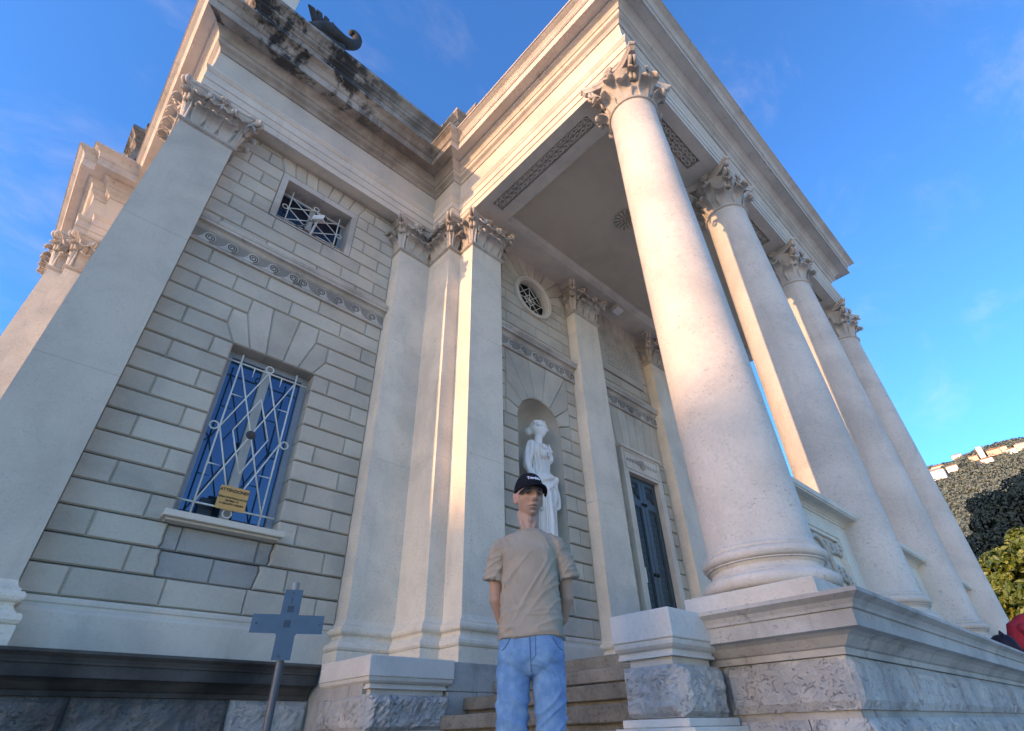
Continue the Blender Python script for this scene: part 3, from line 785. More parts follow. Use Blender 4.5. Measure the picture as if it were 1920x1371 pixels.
for a_, b_ in ((1.697, 2.10), (2.21, 2.613)): MB().box(a_, b_, YW+.25, YW+.262, 1.915, 3.953).obj('pane', 'blue_glass', w1)
gy = YW+.07
gx0, gx1, gm, gb, gt, gc = 1.785, 2.49, 2.137, 2.03, 3.83, 2.93
for x in (gx0, gx1): bar(w1, [(x, gy, 1.90), (x, gy, 3.955)], .0105)
for z in (gb, gt): bar(w1, [(1.63, gy+.004, z), (2.645, gy+.004, z)], .0105)
for p, q in (((gx0, gt), (gx1, gb)), ((gx1, gt), (gx0, gb)), ((gm, gt), (gx0, gc)), ((gx0, gc), (gm, gb)), ((gm, gb), (gx1, gc)), ((gx1, gc), (gm, gt)),
             ((gm, gc+.50), (gm-.205, gc)), ((gm-.205, gc), (gm, gc-.50)), ((gm, gc-.50), (gm+.205, gc)), ((gm+.205, gc), (gm, gc+.50))):
    bar(w1, [(p[0], gy-.006, p[1]), (q[0], gy-.006, q[1])], .0095)
for x in (1.96, 2.31): bar(w1, [(x, gy, gt), (x, gy, gt-.14)], [.010, .003])
for z in (3.38, 2.48):
    bar(w1, [(gx0, gy, z), (gx0+.14, gy, z)], [.010, .003]); bar(w1, [(gx1, gy, z), (gx1-.14, gy, z)], [.010, .003])
for x, z in ((gm, gt+.055), (gm, gb-.055), (gx0-.06, gc), (gx1+.06, gc)): ring(w1, x, gy, z, .046)
o = MB().lathe([(.001, 0), (.05, 0), (.056, .008), (.05, .02), (.035, .022), (.03, .03), (.001, .034)], 20).obj('boss', 'dark_iron', w1, True, 40)
o.matrix_basis = Matrix.Translation((gm, gy-.01, gc)) @ Matrix.Rotation(math.pi/2, 4, 'X')
MB().box(1.86, 2.0, YW+.14, YW+.22, 1.93, 2.12).obj('inner_box', 'camera_dark', w1)

w2 = tp('window')
for P in (rect(1.472, 1.565, 6.415, 7.44), rect(2.69, 2.783, 6.415, 7.44), rect(1.565, 2.69, 7.33, 7.44), rect(1.565, 2.69, 6.412, 6.44)):
    MB().plate(P, YW-.004, YW+.38).obj('surround', 'carved_stone', w2)
frame(w2, 1.567, 2.688, 6.442, 7.328, YW+.28, YW+.34, .05, 'frame_metal')
MB().cbox(2.08, 2.17, YW+.275, YW+.33, 6.49, 7.28, .006).obj('mullion', 'mullion_wood', w2)
for a_, b_ in ((1.617, 2.08), (2.17, 2.638)): MB().box(a_, b_, YW+.30, YW+.312, 6.49, 7.28).obj('pane', 'dark_glass', w2)
gy2 = YW+.12; a0, a1, z0_, z1_ = 1.72, 2.535, 6.60, 7.13; zm = (z0_+z1_)/2; xm = (a0+a1)/2
for x in (a0, a1): bar(w2, [(x, gy2, 6.46), (x, gy2, 7.26)], .0095)
for z in (z0_, z1_): bar(w2, [(1.58, gy2+.004, z), (2.675, gy2+.004, z)], .0095)
for p, q in (((a0, z1_), (a1, z0_)), ((a1, z1_), (a0, z0_)), ((xm, z1_), (a0, zm)), ((a0, zm), (xm, z0_)), ((xm, z0_), (a1, zm)), ((a1, zm), (xm, z1_))):
    bar(w2, [(p[0], gy2-.006, p[1]), (q[0], gy2-.006, q[1])], .0085)
for x, z in ((xm, z1_+.05), (xm, z0_-.05), (a0-.055, zm), (a1+.055, zm)): ring(w2, x, gy2, z, .042, .0085)

w3 = tp('round_window')
prof = [(.395, .12), (.395, -.03), (.402, -.042), (.415, -.045), (.425, -.035), (.435, -.055), (.465, -.062), (.48, -.05), (.485, -.02), (.485, .02), (.438, .02), (.438, .12)]
V = []; F = []; n = 40
for k in range(n):
    a = 2*math.pi*k/n
    for r, y in prof: V.append((RX+r*math.cos(a), YI+y, RZ+r*math.sin(a)))
m = len(prof)
for k in range(n):
    for j in range(m): F.append((k*m+j, k*m+(j+1) % m, ((k+1) % n)*m+(j+1) % m, ((k+1) % n)*m+j))
obj('surround', V, F, 'trim_stone', w3, True, 35)
MB().add([(RX+.44*math.cos(2*math.pi*k/32), YI+.16, RZ+.44*math.sin(2*math.pi*k/32)) for k in range(32)], [tuple(range(32))]).obj('pane', 'camera_dark', w3)
for k in range(4):
    a = math.pi*k/4; bar(w3, [(RX-.40*math.cos(a), YI+.08, RZ-.40*math.sin(a)), (RX+.40*math.cos(a), YI+.08, RZ+.40*math.sin(a))], .008)
for rr in (.15, .32):
    P = [(RX+rr*math.cos(math.pi*k/2), YI+.075, RZ+rr*math.sin(math.pi*k/2)) for k in range(4)]
    for p, q in zip(P, P[1:]+P[:1]): bar(w3, [p, q], .008)

# ------------------------------------------------------------------ door
dr = tp('door'); DY = YI+.02
frame_z = 4.38
for P, nm in ((rect(8.2, 8.345, ZL, 3.87), 'jamb'), (rect(9.295, 9.44, ZL, 3.87), 'jamb'), (rect(8.2, 9.44, 3.872, 4.375), 'lintel')):
    MB().plate(P, YI-.085, YI+.4).obj(nm, 'trim_stone', dr)
MB().cbox(8.17, 9.47, YI-.12, YI+.1, 4.33, 4.392, .008).obj('lintel_crown', 'trim_stone', dr)
frame(dr, 8.27, 9.37, 3.93, 4.30, YI-.10, YI-.08, .02, 'trim_stone', 'lintel_frame')
mb = MB()
for s in (-1, 1):
    for q in range(5):
        cx = 8.82+s*(.12+q*.085); mb.tube([(cx+.035*math.cos(a)*(1-a/9), YI-.088, 4.115+.06*math.sin(a)*(1-a/9)*(1-q*.12)) for a in np.linspace(0, 7, 16)], .012, 5)
mb.tube([(8.82+.075*math.cos(a), YI-.09, 4.115+.085*math.sin(a)) for a in np.linspace(0, 6.28, 17)[:-1]], .016, 6, True)
mb.tube([(8.82+.035*math.cos(a), YI-.09, 4.115+.04*math.sin(a)) for a in np.linspace(0, 6.28, 13)[:-1]], .014, 6, True)
o = mb.obj('lintel_carving', 'carved_stone', dr, True); o['kind'] = 'stuff'
MB().box(8.345, 9.295, DY+.03, DY+.10, ZL, 3.87).obj('door_leaf', 'door_bronze', dr)
for lx0, lx1 in ((8.36, 8.815), (8.825, 9.28)):
    frame(dr, lx0, lx1, .62, 3.86, DY-.005, DY+.03, .10, 'door_bronze', 'stile')
    for z in (3.30, ): MB().box(lx0+.1, lx1-.1, DY-.005, DY+.03, z, z+.12).obj('rail', 'door_bronze', dr)
    frame(dr, lx0+.10, lx1-.10, 3.42, 3.76, DY+.008, DY+.03, .022, 'door_bronze', 'panel_moulding')
    frame(dr, lx0+.10, lx1-.10, .72, 3.30, DY+.008, DY+.03, .022, 'door_bronze', 'panel_moulding')
    mb = MB(); w = lx1-lx0-.25; nx = 4; cx0 = lx0+.125
    for r in range(26):
        for k in range(nx):
            px = cx0+w*(k+.5+(.5 if r % 2 else 0)-.25)/nx; pz = .78+r*.096
            mb.add([(px, DY+.014, pz), (px+w/nx*.46, DY+.03, pz+.05), (px, DY+.02, pz+.10), (px-w/nx*.46, DY+.03, pz+.05)], [(0, 1, 2, 3)])
    o = mb.obj('scale_relief', 'door_bronze', dr); o['kind'] = 'stuff'
    mb = MB(); cx = (lx0+lx1)/2
    for s in (-1, 1): mb.tube([(cx+s*(.055+.05*math.cos(a)*(1-a/10)), DY+.018, 3.59+.10*math.sin(a)*(1-a/10)) for a in np.linspace(-1, 8, 22)], .012, 5)
    o = mb.obj('scroll_relief', 'door_bronze', dr, True); o['kind'] = 'stuff'
    for zz in (3.36, 2.12): 
        for s in (-1, 1):
            o = MB().lathe([(.001, 0), (.03, 0), (.034, .01), (.022, .03), (.001, .034)], 10).obj('stud', 'door_bronze', dr, True)
            o.matrix_basis = Matrix.Translation((8.82+s*.045, DY-.005, zz)) @ Matrix.Rotation(math.pi/2, 4, 'X')

# ------------------------------------------------------------------ podium
LEDGE = [(-.3, .262), (.012, .262), (.012, .298), (.03, .305), (.05, .325), (.075, .35), (.11, .368), (.163, .376), (.163, .46), (.178, .464), (.183, .48), (.20, .505), (.225, .52), (.236, .527), (.242, .53), (.242, .5525), (-.3, .556)]
YP = .03
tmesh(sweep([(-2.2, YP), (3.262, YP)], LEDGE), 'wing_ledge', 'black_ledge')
PX, PY = 4.226, -4.687
tmesh(sweep([(PX, -3.45), (PX, PY), (2*MX-PX, PY), (2*MX-PX, -.9)], LEDGE), 'portico_ledge', 'ledge_stone')
tmesh(MB().box(5.26, 2*MX-PX-.2, PY+.3, -.13, .2, .55), 'portico_floor', 'ledge_stone')
tmesh(MB().box(PX+.31, 5.2, PY+.3, -3.62, GZ+.003, .549), 'portico_floor', 'ledge_stone')

def rough_block(par, origin, u, v, w, h, nrm, mat, amp=.022, res=.05, seed=0, name='block'):
    """rock-faced stone: a front grid with hammered relief, drafted edges, closed sides"""
    o, u, v, nrm = Vector(origin), Vector(u), Vector(v), Vector(nrm)
    nu, nv = max(3, int(w/res)), max(3, int(h/res)); V = []; F = []
    for j in range(nv+1):
        for i in range(nu+1):
            s, t = i/nu, j/nv
            e = min(s*w, (1-s)*w, t*h, (1-t)*h); m = min(1, e/.035)
            p = o+u*(s*w)+v*(t*h)
            q = p*8.0+Vector((seed*3.1, seed*1.7, 0))
            d = (mnoise.noise(q)*.6+abs(mnoise.noise(q*2.3))*.7+mnoise.noise(q*5)*.25-.15)*amp+amp*.7
            V.append(p+nrm*(d*m - (.008 if e < 1e-6 else 0)))
    k = nu+1
    for j in range(nv):
        for i in range(nu): F.append((j*k+i, j*k+i+1, (j+1)*k+i+1, (j+1)*k+i))
    rim = [i for i in range(nu+1)]+[j*k+nu for j in range(1, nv+1)]+[nv*k+i for i in range(nu-1, -1, -1)]+[j*k for j in range(nv-1, 0, -1)]
    base = len(V)
    for r in rim: V.append(Vector(V[r])-nrm*.2)
    n = len(rim)
    for i in range(n): F.append((rim[i], base+i, base+(i+1) % n, rim[(i+1) % n]))
    return obj(name, V, F, mat, par)
pod = tp('podium')
sd_ = 0
def rough_course(p0, p1, z0, z1, cuts, mat, amp=.022):
    global sd_
    a, b = Vector((*p0, 0)), Vector((*p1, 0)); L = (b-a).length; d = (b-a)/L; nrm = Vector((d.y, -d.x, 0))
    cs = [0]+[c for c in cuts if .1 < c < L-.1]+[L]
    for s, e in zip(cs, cs[1:]):
        sd_ += 1
        rough_block(pod, a+d*(s+.004)+Vector((0, 0, z0+.004)), d, (0, 0, 1), e-s-.008, z1-z0-.008, nrm, mat(sd_) if callable(mat) else mat, amp*1.3, .04, sd_)
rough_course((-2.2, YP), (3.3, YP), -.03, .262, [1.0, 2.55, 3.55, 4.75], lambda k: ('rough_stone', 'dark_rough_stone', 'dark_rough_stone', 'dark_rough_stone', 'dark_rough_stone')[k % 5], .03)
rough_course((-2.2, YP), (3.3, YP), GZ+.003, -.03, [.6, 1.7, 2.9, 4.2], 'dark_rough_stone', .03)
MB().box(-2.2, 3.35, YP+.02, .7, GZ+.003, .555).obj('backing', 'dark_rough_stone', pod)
rough_course((PX, -3.93), (PX, PY), 0.0, .262, [], 'rough_stone', .016)
rough_course((PX, -3.93), (PX, PY), GZ+.003, -.03, [.45], 'rough_stone', .016)
rough_course((PX, PY), (2*MX-PX, PY), 0.0, .262, [1.1, 2.15, 3.3, 4.4, 5.5, 6.6, 7.7], 'rough_stone', .016)
rough_course((PX, PY), (2*MX-PX, PY), GZ+.003, -.03, [.6, 1.7, 2.8, 3.9, 5, 6.1, 7.2], 'rough_stone', .016)
MB().box(PX+.03, 2*MX-PX-.03, PY+.03, PY+.8, GZ+.004, .30).obj('backing', 'ledge_stone', pod)
MB().box(2*MX-PX-.6, 2*MX-PX-.02, PY+.1, .3, GZ+.004, .30).obj('backing', 'ledge_stone', pod)
MB().box(12.9, 18.6, .03, 1.2, GZ+.004, .552).obj('backing', 'ledge_stone', pod)
# stones of the stair flank below the corner pilaster
for x0, x1, z0, z1, d in ((4.17, 4.86, .298, .552, 0), (4.17, 4.54, .03, .294, .0), (4.175, 4.9, GZ+.003, .026, .0), (4.87, 5.5, .30, .552, 0), (4.55, 5.5, .03, .296, 0)):
    MB().cbox(x0, x1, -1.085, -.3, z0, z1, .006).obj('flank_stone', 'ledge_stone', pod)
MB().box(3.3, 5.4, -1.0, .5, GZ+.005, .549).obj('backing', 'ledge_stone', pod)

# ------------------------------------------------------------------ stair and its cheek pedestals
stair = tp('stair')
SX = [5.19, 4.75, 4.36, 4.06, 3.68, 3.40, 3.16, 2.96]
for k, x in enumerate(SX):
    z = .551-.1515*k
    if z-.11 < GZ: break
    y0, y1 = (-3.63, -1.09)
    if x < 4.17: y1 = -1.13
    mb = MB().cbox(x, x+.75, y0, y1, z-.108, z, .008)
    mb.obj('step', 'step_stone', stair)
    MB().box(x+.045, x+.75, y0+.002, y1-.002, z-.1505, z-.109).obj('riser', 'step_stone', stair)
MB().box(4.1, 5.6, -3.62, -1.1, GZ+.01, -.06).obj('core', 'step_stone', stair)

def pedestal(x0, x1, y0, y1):
    """cheek block: rock-faced die, ovolo and plain cap"""
    c = tp('pedestal')
    MB().cbox(x0, x1, y0, y1, .388, .5535, .006).obj('cap', 'pedestal_stone', c)
    ov = [(-.2, .30), (-.05, .30), (-.05, .318), (-.06, .32), (-.058, .335), (-.035, .345), (-.018, .36), (-.012, .378), (-.012, .3875), (-.2, .3875)]
    sweep([(x0, y1), (x0, y0), (x1, y0), (x1, y1)], ov).obj('moulding', 'pedestal_stone', c)
    MB().box(x0+.085, x1-.07, y0+.085, y1-.06, GZ+.005, .30).obj('neck', 'pedestal_stone', c)
    a = .04
    for (p, q) in (((x0+a, y1-.03), (x0+a, y0+a)), ((x0+a, y0+a), (x1-a, y0+a)), ((x1-a, y0+a), (x1-a, y1-.03))):
        A, B = Vector((*p, 0)), Vector((*q, 0)); L = (B-A).length; d = (B-A)/L; nr = Vector((d.y, -d.x, 0))
        rough_block(c, A+d*.001+Vector((0, 0, -.005)), d, (0, 0, 1), L-.002, .262, nr, 'rough_stone', .045, .026, x0*7+L, 'die')
    MB().cbox(x0+.01, x1, y0-.0, y1, -.052, -.01, .005).obj('base_course', 'pedestal_stone', c)
    MB().cbox(x0-.03, x1, y0-.05, y1+.03, GZ+.004, -.053, .006).obj('base_course', 'pedestal_stone', c)
    return c
pedestal(3.627, 4.21, -3.98, -3.53)
pedestal(3.26, 4.20, -1.15, -.215)

# ------------------------------------------------------------------ balustrade panels between the columns
def balustrade(x0, x1):
    c = tp('balustrade'); y0, y1 = -4.24, -4.06
    L = x1-x0
    MB().box(x0, x1, y0+.045, y1, .551, 1.66).obj('slab', 'pale_stone', c)
    for P in (rect(x0, x0+.34, .552, 1.66), rect(x1-.34, x1, .552, 1.66), rect(x0+.34, x1-.34, 1.47, 1.66), rect(x0+.34, x1-.34, .552, .70)):
        MB().plate(P, y0, y0+.045).obj('panel_border', 'pale_stone', c)
    frame(c, x0+.34, x1-.34, .70, 1.47, y0+.012, y0+.045, .035, 'pale_stone', 'panel_moulding')
    sweep([(x0, y0), (x1, y0)], [(-.1, 1.62), (.0, 1.62), (.012, 1.625), (.012, 1.645), (.02, 1.65), (.03, 1.665), (.06, 1.68), (.13, 1.684), (.13, 1.70), (.14, 1.702), (.14, 1.755), (-.32, 1.765), (-.32, 1.62)]).obj('coping', 'pale_stone', c)
    mb = MB(); cx = (x0+x1)/2; cz = 1.085
    yy = y0+.03
    mb.tube([(cx+.25*math.cos(a), yy-.01, cz+.30*math.sin(a)) for a in np.linspace(0, 2*math.pi, 33)[:-1]], .024, 7, True)
    mb.add([(cx+.25*math.cos(a), yy+.005, cz+.30*math.sin(a)) for a in np.linspace(0, 2*math.pi, 25)[:-1]], [tuple(range(24))])
    o1 = mb.obj('medallion', 'carved_stone', c, True)
    def ell(mb, x, y, z, a, b, c_, n=10):
        V = []; F = []
        for i in range(n+1):
            t = math.pi*i/n
            for k in range(n): p = 2*math.pi*k/n; V.append((x+a*math.sin(t)*math.cos(p), y+b*math.sin(t)*math.sin(p), z+c_*math.cos(t)))
        for i in range(n):
            for k in range(n): F.append((i*n+k, i*n+(k+1) % n, (i+1)*n+(k+1) % n, (i+1)*n+k))
        mb.add(V, F)
    mb = MB(); ell(mb, cx, yy, cz+.04, .10, .05, .13); ell(mb, cx-.08, yy, cz+.0, .04, .03, .04); ell(mb, cx, yy+.005, cz-.13, .12, .03, .07); ell(mb, cx+.02, yy, cz+.12, .10, .05, .06)
    o = mb.obj('portrait', 'carved_stone', c, True); o['kind'] = 'stuff'
    mb = MB()
    rg = random.Random(int(x0*10))
    for s in (-1, 1):
        for q in range(9):
            bx = cx+s*(.33+.12*(q % 3)); bz = cz-.26+.26*(q//3)+rg.uniform(-.03, .03)
            if abs(bx-cx) > L/2-.40: continue
            h = rg.choice((-1, 1)); r0 = rg.uniform(.055, .085)
            mb.tube([(bx+r0*(1-t/9.5)*math.cos(t*h), yy-.004-.015*(t/9), bz+r0*(1-t/9.5)*math.sin(t*h)) for t in np.linspace(0, 8.5, 22)], list(np.linspace(.020, .014, 22)), 6)
            ell(mb, bx+rg.uniform(-.05, .05), yy, bz+rg.uniform(-.06, .06), .05, .022, .022, 6)
    o = mb.obj('foliage_carving', 'carved_stone', c, True); o['kind'] = 'stuff'
    return c
for i in range(3): balustrade(CX[i]+.33, CX[i+1]-.33)

# ------------------------------------------------------------------ attic finials
fin = tp('acroterion')
MB().cbox(.30, .60, -.14, .2, 11.245, 12.0, .01).obj('plinth', 'trim_stone', fin)
mb = MB()
# long reclining acanthus scroll lying on the attic edge
pts = []; rr_ = []
P0 = [(.93, 11.36, .10), (1.08, 11.55, .15), (1.25, 11.72, .19), (1.42, 11.74, .17), (1.58, 11.76, .15), (1.72, 11.86, .13), (1.82, 12.05, .12), (1.82, 12.26, .11), (1.72, 12.36, .09), (1.64, 12.28, .06)]
from mathutils.geometry import interpolate_bezier
cr = lambda a, b, c, d, t: .5*((2*b)+(-a+c)*t+(2*a-5*b+4*c-d)*t*t+(-a+3*b-3*c+d)*t**3)
for i in range(len(P0)-1):
    q = [P0[max(0, i-1)], P0[i], P0[i+1], P0[min(len(P0)-1, i+2)]]
    for t in np.linspace(0, 1, 5)[:-1]:
        pts.append((cr(*[p[0] for p in q], t), -.03, cr(*[p[1] for p in q], t))); rr_.append(cr(*[p[2] for p in q], t)*.9)
mb.tube(pts, rr_, 12)
for k in range(4):
    a = 1.9-.32*k; b = (1.02+.03*k, 11.55)
    mb.tube([(b[0], -.03, b[1]), (b[0]+.22*math.cos(a), -.05, b[1]+.22*math.sin(a)), (b[0]+.40*math.cos(a+.15), -.09, b[1]+.40*math.sin(a+.15)), (b[0]+.46*math.cos(a+.3), -.12, b[1]+.43*math.sin(a+.3))], [.06, .075, .06, .015], 8)
mb.tube([(.90, -.03, 11.28), (1.2, -.03, 11.36), (1.5, -.03, 11.45), (1.62, -.03, 11.6)], [.07, .10, .08, .05], 8)
mb.obj('scroll', 'old_bronze_stone', fin, True)

# ------------------------------------------------------------------ filler behind the wing architrave
tmesh(MB().box(.31, 4.15, .186, .70, 7.801, 8.6), 'wall_head', 'trim_stone')

# ------------------------------------------------------------------ small things on the building
def text_mesh(s, size, mat, parent, M, name='lettering', ext=.0012, align='CENTER', bold=0.0, bend=None):
    cu = bpy.data.curves.new(name, 'FONT'); cu.body = s; cu.size = size; cu.align_x = align; cu.align_y = 'CENTER'; cu.extrude = ext; cu.offset = bold; cu.resolution_u = 3
    t = bpy.data.objects.new(name, cu); COL.objects.link(t)
    dg = bpy.context.evaluated_depsgraph_get(); me = bpy.data.meshes.new_from_object(t.evaluated_get(dg))
    bpy.data.objects.remove(t); bpy.data.curves.remove(cu)
    if bend:
        for v in me.vertices: v.co = bend(v.co)
    me.materials.clear(); me.materials.append(MATS[mat])
    o = bpy.data.objects.new(name, me); COL.objects.link(o); o.parent = parent; o.matrix_basis = M
    return o
sg = empty('warning_sign', (2.142, gy-.03, 2.005)); tag(sg, 'tan plastic warning notice wired to the white window grille', 'sign')
mb = MB(); w, h, r = .155, .262, .018
P = []
for cx, cz, a0 in ((w-r, h-r, 0), (-w+r, h-r, 90), (-w+r, r, 180), (w-r, r, 270)):
    for q in range(5): a = R(a0+q*22.5); P.append((cx+r*math.cos(a), cz+r*math.sin(a)))
mb.plate(P[::-1], -.004, .0).obj('plate', 'sign_tan', sg)
TX = lambda z: Matrix.Translation((0, -.0052, z)) @ Matrix.Rotation(math.pi/2, 4, 'X')
text_mesh('ATTENZIONE!!', .046, 'sign_ink', sg, TX(.215), bold=.0012)
for t_, z_ in (('ZONA CONTROLLATA DA', .135), ('SISTEMA TV', .100), ('A CIRCUITO CHIUSO', .065)): text_mesh(t_, .0265, 'sign_ink', sg, TX(z_), bold=.0009)

# security camera on the upper window
cm = empty('security_camera', (2.13, YW+.05, 6.44)); cm.scale = (.8, .8, .8); tag(cm, 'white security camera on an arm before the upper window grille', 'camera')
MB().tube([(0, .05, 0), (.0, .0, .12), (.02, -.05, .30), (.03, -.10, .40)], [.035, .028, .024, .02], 8).obj('arm', 'lamp_white', cm, True)
o = MB().cbox(-.07, .07, -.16, .12, -.06, .06, .015).obj('housing', 'camera_white', cm); o.matrix_basis = Matrix.Translation((.04, -.12, .46)) @ Matrix.Rotation(R(35), 4, 'Z') @ Matrix.Rotation(R(18), 4, 'X')
o = MB().cbox(-.05, .05, -.012, 0, -.042, .042, .006).obj('lens_window', 'camera_dark', cm); o.matrix_basis = Matrix.Translation((.04, -.12, .46)) @ Matrix.Rotation(R(35), 4, 'Z') @ Matrix.Rotation(R(18), 4, 'X') @ Matrix.Translation((0, -.158, 0))
MB().tube([(0, -.02, .44), (-.10, .0, .42), (-.12, .02, .30), (-.2, .06, .22), (-.33, .08, .16)], .014, 6).obj('cable', 'cable_grey', cm, True)
MB().box(-.16, .12, .03, .09, .01, .16).obj('junction_box', 'lens_red', cm)

# emergency lamp over the plaque
em = empty('emergency_light', (8.42, -1.20, 7.61)); tag(em, 'small white box lamp under the portico beam above the stone plaque', 'light')
MB().cbox(-.13, .13, -.03, .17, 0, .09, .015).obj('body', 'lamp_white', em)
MB().cbox(-.11, .11, -.02, .15, -.025, 0, .010).obj('diffuser', 'paper', em)
MB().box(-.05, .05, .05, .12, .10, .172).obj('bracket', 'lamp_white', em)

# inscribed plaque
pq = empty('stone_plaque', (8.82, YI-.001, 6.145)); tag(pq, 'inscribed stone plaque with three carved roundels above the door', 'plaque')
MB().cbox(-.745, .745, -.035, .018, 0, 1.20, .012).obj('slab', 'plaque_stone', pq)
for k in (-.52, 0, .53):
    for rr, tt_ in ((.095, .012), (.05, .010)):
        MB().tube([(k+rr*math.cos(a), -.037, .99+rr*math.sin(a)) for a in np.linspace(0, 6.283, 21)[:-1]], tt_, 5, True).obj('roundel', 'plaque_stone', pq, True)
rl = random.Random(3)
mb = MB()
for ln in range(9):
    x = -.60+rl.uniform(0, .1); z = .80-.078*ln
    while x < .58:
        wd = rl.uniform(.012, .03); mb.box(x, x+wd, -.0358, -.03, z, z+.034); x += wd+rl.choice((.012, .012, .012, .04))
stone('cut_letters', (.25, .21, .17), (.20, .17, .14), .05, 0)
o = mb.obj('carved_text', 'cut_letters', pq); o['kind'] = 'stuff'

# paper notice on the door
pn = MB().box(-.085, .085, -.0015, 0, 0, .24).obj('paper_notice', 'paper'); pn.location = (8.44, DY-.0065, 1.96); tag(pn, 'white paper notice taped to the dark door', 'notice')

# blue cross on a pole
az = math.atan2(.372, .928); CD = 4.6
cxp, cyp = CAM.x+CD*math.sin(az), CAM.y+CD*math.cos(az)
cr_ = empty('cross_sign', (cxp, cyp, GZ), None, -az-R(2)); tag(cr_, 'blue metal cross on a steel pole before the podium', 'sign')
zc0 = .645-GZ; aw, ah, hw = .250, .236, .064
def rc(pts, r=.012): return pts
P = [(-hw, -ah), (hw, -ah), (hw, -hw*1.02-.012), (hw+.012, -hw*1.02), (aw, -hw*1.0), (aw, hw*.95), (hw, hw*.95), (hw, ah), (-hw, ah), (-hw, hw*.95+.008), (-hw-.008, hw*.95), (-aw, hw*.95), (-aw, -hw*1.0), (-hw-.012, -hw*1.02), (-hw, -hw*1.02-.012)]
sh = lambda z: .0
o = MB().plate([(x, z) for x, z in P], -.003, .0).obj('plate', 'cross_blue', cr_); o.location = (0, -.045, zc0)
MB().tube([(0, 0, 0), (0, 0, zc0-ah-.0)], .028, 14).obj('pole', 'pole_steel', cr_, True, 40)
MB().tube([(0, 0, zc0-ah), (0, 0, zc0+ah+.06)], .0275, 14).obj('pole_top', 'bare_steel', cr_, True, 40)
for x, z, a_, b_ in ((-.005, 0.0, .024, .024), (.0, .10, .022, .022), (-.002, .16, .004, .02)):
    o = MB().box(x-a_, x+a_, -.0008, 0, z-b_, z+b_).obj('mark', 'cross_mark', cr_); o.location = (0, -.0482, zc0)
for x, z in ((-.215, .0), (.225, .0), (0, .215), (-.02, -.21)):
    o = MB().lathe([(.001, 0), (.007, 0), (.006, .003), (.001, .004)], 8).obj('rivet', 'dark_iron', cr_); o.matrix_basis = Matrix.Translation((x, -.048, zc0+z)) @ Matrix.Rotation(math.pi/2, 4, 'X')

# ------------------------------------------------------------------ figures: closed primitives fused by a voxel remesh
def ell(mb, c, r, M=None, n=18):
    V = []; F = []
    for i in range(n+1):
        t = math.pi*i/n
        for k in range(n):
            p = 2*math.pi*k/n; v = Vector((r[0]*math.sin(t)*math.cos(p), r[1]*math.sin(t)*math.sin(p), r[2]*math.cos(t)))
            if M: v = M @ v
            V.append(tuple(v+Vector(c)))
    for i in range(n):
        for k in range(n): F.append((i*n+k, (i+1)*n+k, (i+1)*n+(k+1) % n, i*n+(k+1) % n))
    mb.add(V, F); return mb
def limb(mb, pts, rad, n=14):
    """tapered limb with rounded ends"""
    mb.tube(pts, rad, n)
    for p, r in ((pts[0], rad[0]), (pts[-1], rad[-1])): ell(mb, p, (r, r, r), None, 12)
    return mb
def loft(mb, rings, n=40):
    """rings: (z, cx, cy, rx, ry[, power])"""
    V = []; F = []
    for rg in rings:
        z, cx, cy, rx, ry = rg[:5]; e = rg[5] if len(rg) > 5 else 2.3
        for k in range(n):
            a = 2*math.pi*k/n; c, s = math.cos(a), math.sin(a)
            V.append((cx+rx*math.copysign(abs(c)**(2/e), c), cy+ry*math.copysign(abs(s)**(2/e), s), z))
    m = len(rings)
    for i in range(m-1):
        for k in range(n): F.append((i*n+k, i*n+(k+1) % n, (i+1)*n+(k+1) % n, (i+1)*n+k))
    F.append(tuple(range(n-1, -1, -1))); F.append(tuple((m-1)*n+k for k in range(n)))
    mb.add(V, F); return mb
def fuse(mb, voxel, smooth=3):
    me = bpy.data.meshes.new('tmp'); me.from_pydata([tuple(map(float, v)) for v in mb.V], [], mb.F); me.update()
    o = bpy.data.objects.new('tmp', me); COL.objects.link(o)
    m = o.modifiers.new('r', 'REMESH'); m.mode = 'VOXEL'; m.voxel_size = voxel
    if smooth: s = o.modifiers.new('s', 'SMOOTH'); s.iterations = smooth; s.factor = .5
    dg = bpy.context.evaluated_depsgraph_get(); out = bpy.data.meshes.new_from_object(o.evaluated_get(dg))
    bpy.data.objects.remove(o); bpy.data.meshes.remove(me); return out
def coords(me): a = np.empty(len(me.vertices)*3); me.vertices.foreach_get('co', a); return a.reshape(-1, 3)
def normals(me): a = np.empty(len(me.vertices)*3); me.vertices.foreach_get('normal', a); return a.reshape(-1, 3)
def setco(me, C): me.vertices.foreach_set('co', C.ravel()); me.update()
def colour(me, cols):
    at = me.color_attributes.new('Col', 'FLOAT_COLOR', 'POINT'); at.data.foreach_set('color', np.c_[cols, np.ones(len(cols))].ravel())
def mobj(name, me, mat, parent, smooth=True):
    me.materials.clear(); me.materials.append(MATS[mat] if isinstance(mat, str) else mat)
    if smooth: me.polygons.foreach_set('use_smooth', [True]*len(me.polygons))
    me.name = name; o = bpy.data.objects.new(name, me); COL.objects.link(o); o.parent = parent; return o
def vcol_mat(name, rough=.55, spec=.35, bump_scale=300, bstr=.05, sss=0.0):
    m = bpy.data.materials.new(name); nt, N, L = nodes(m)
    a = N.new('ShaderNodeVertexColor'); a.layer_name = 'Col'
    f = noise(nt, geo(nt).outputs['Position'], bump_scale, 3)
    p = finish(nt, a.outputs['Color'], rough, f, bstr, .002, spec)
    if sss: p.inputs['Subsurface Weight'].default_value = sss; p.inputs['Subsurface Radius'].default_value = (.02, .008, .004); p.inputs['Subsurface Scale'].default_value = .3
    MATS[name] = m
vcol_mat('skin', .5, .35, 250, .08, .08); vcol_mat('cloth', .9, .1, 900, .15); 
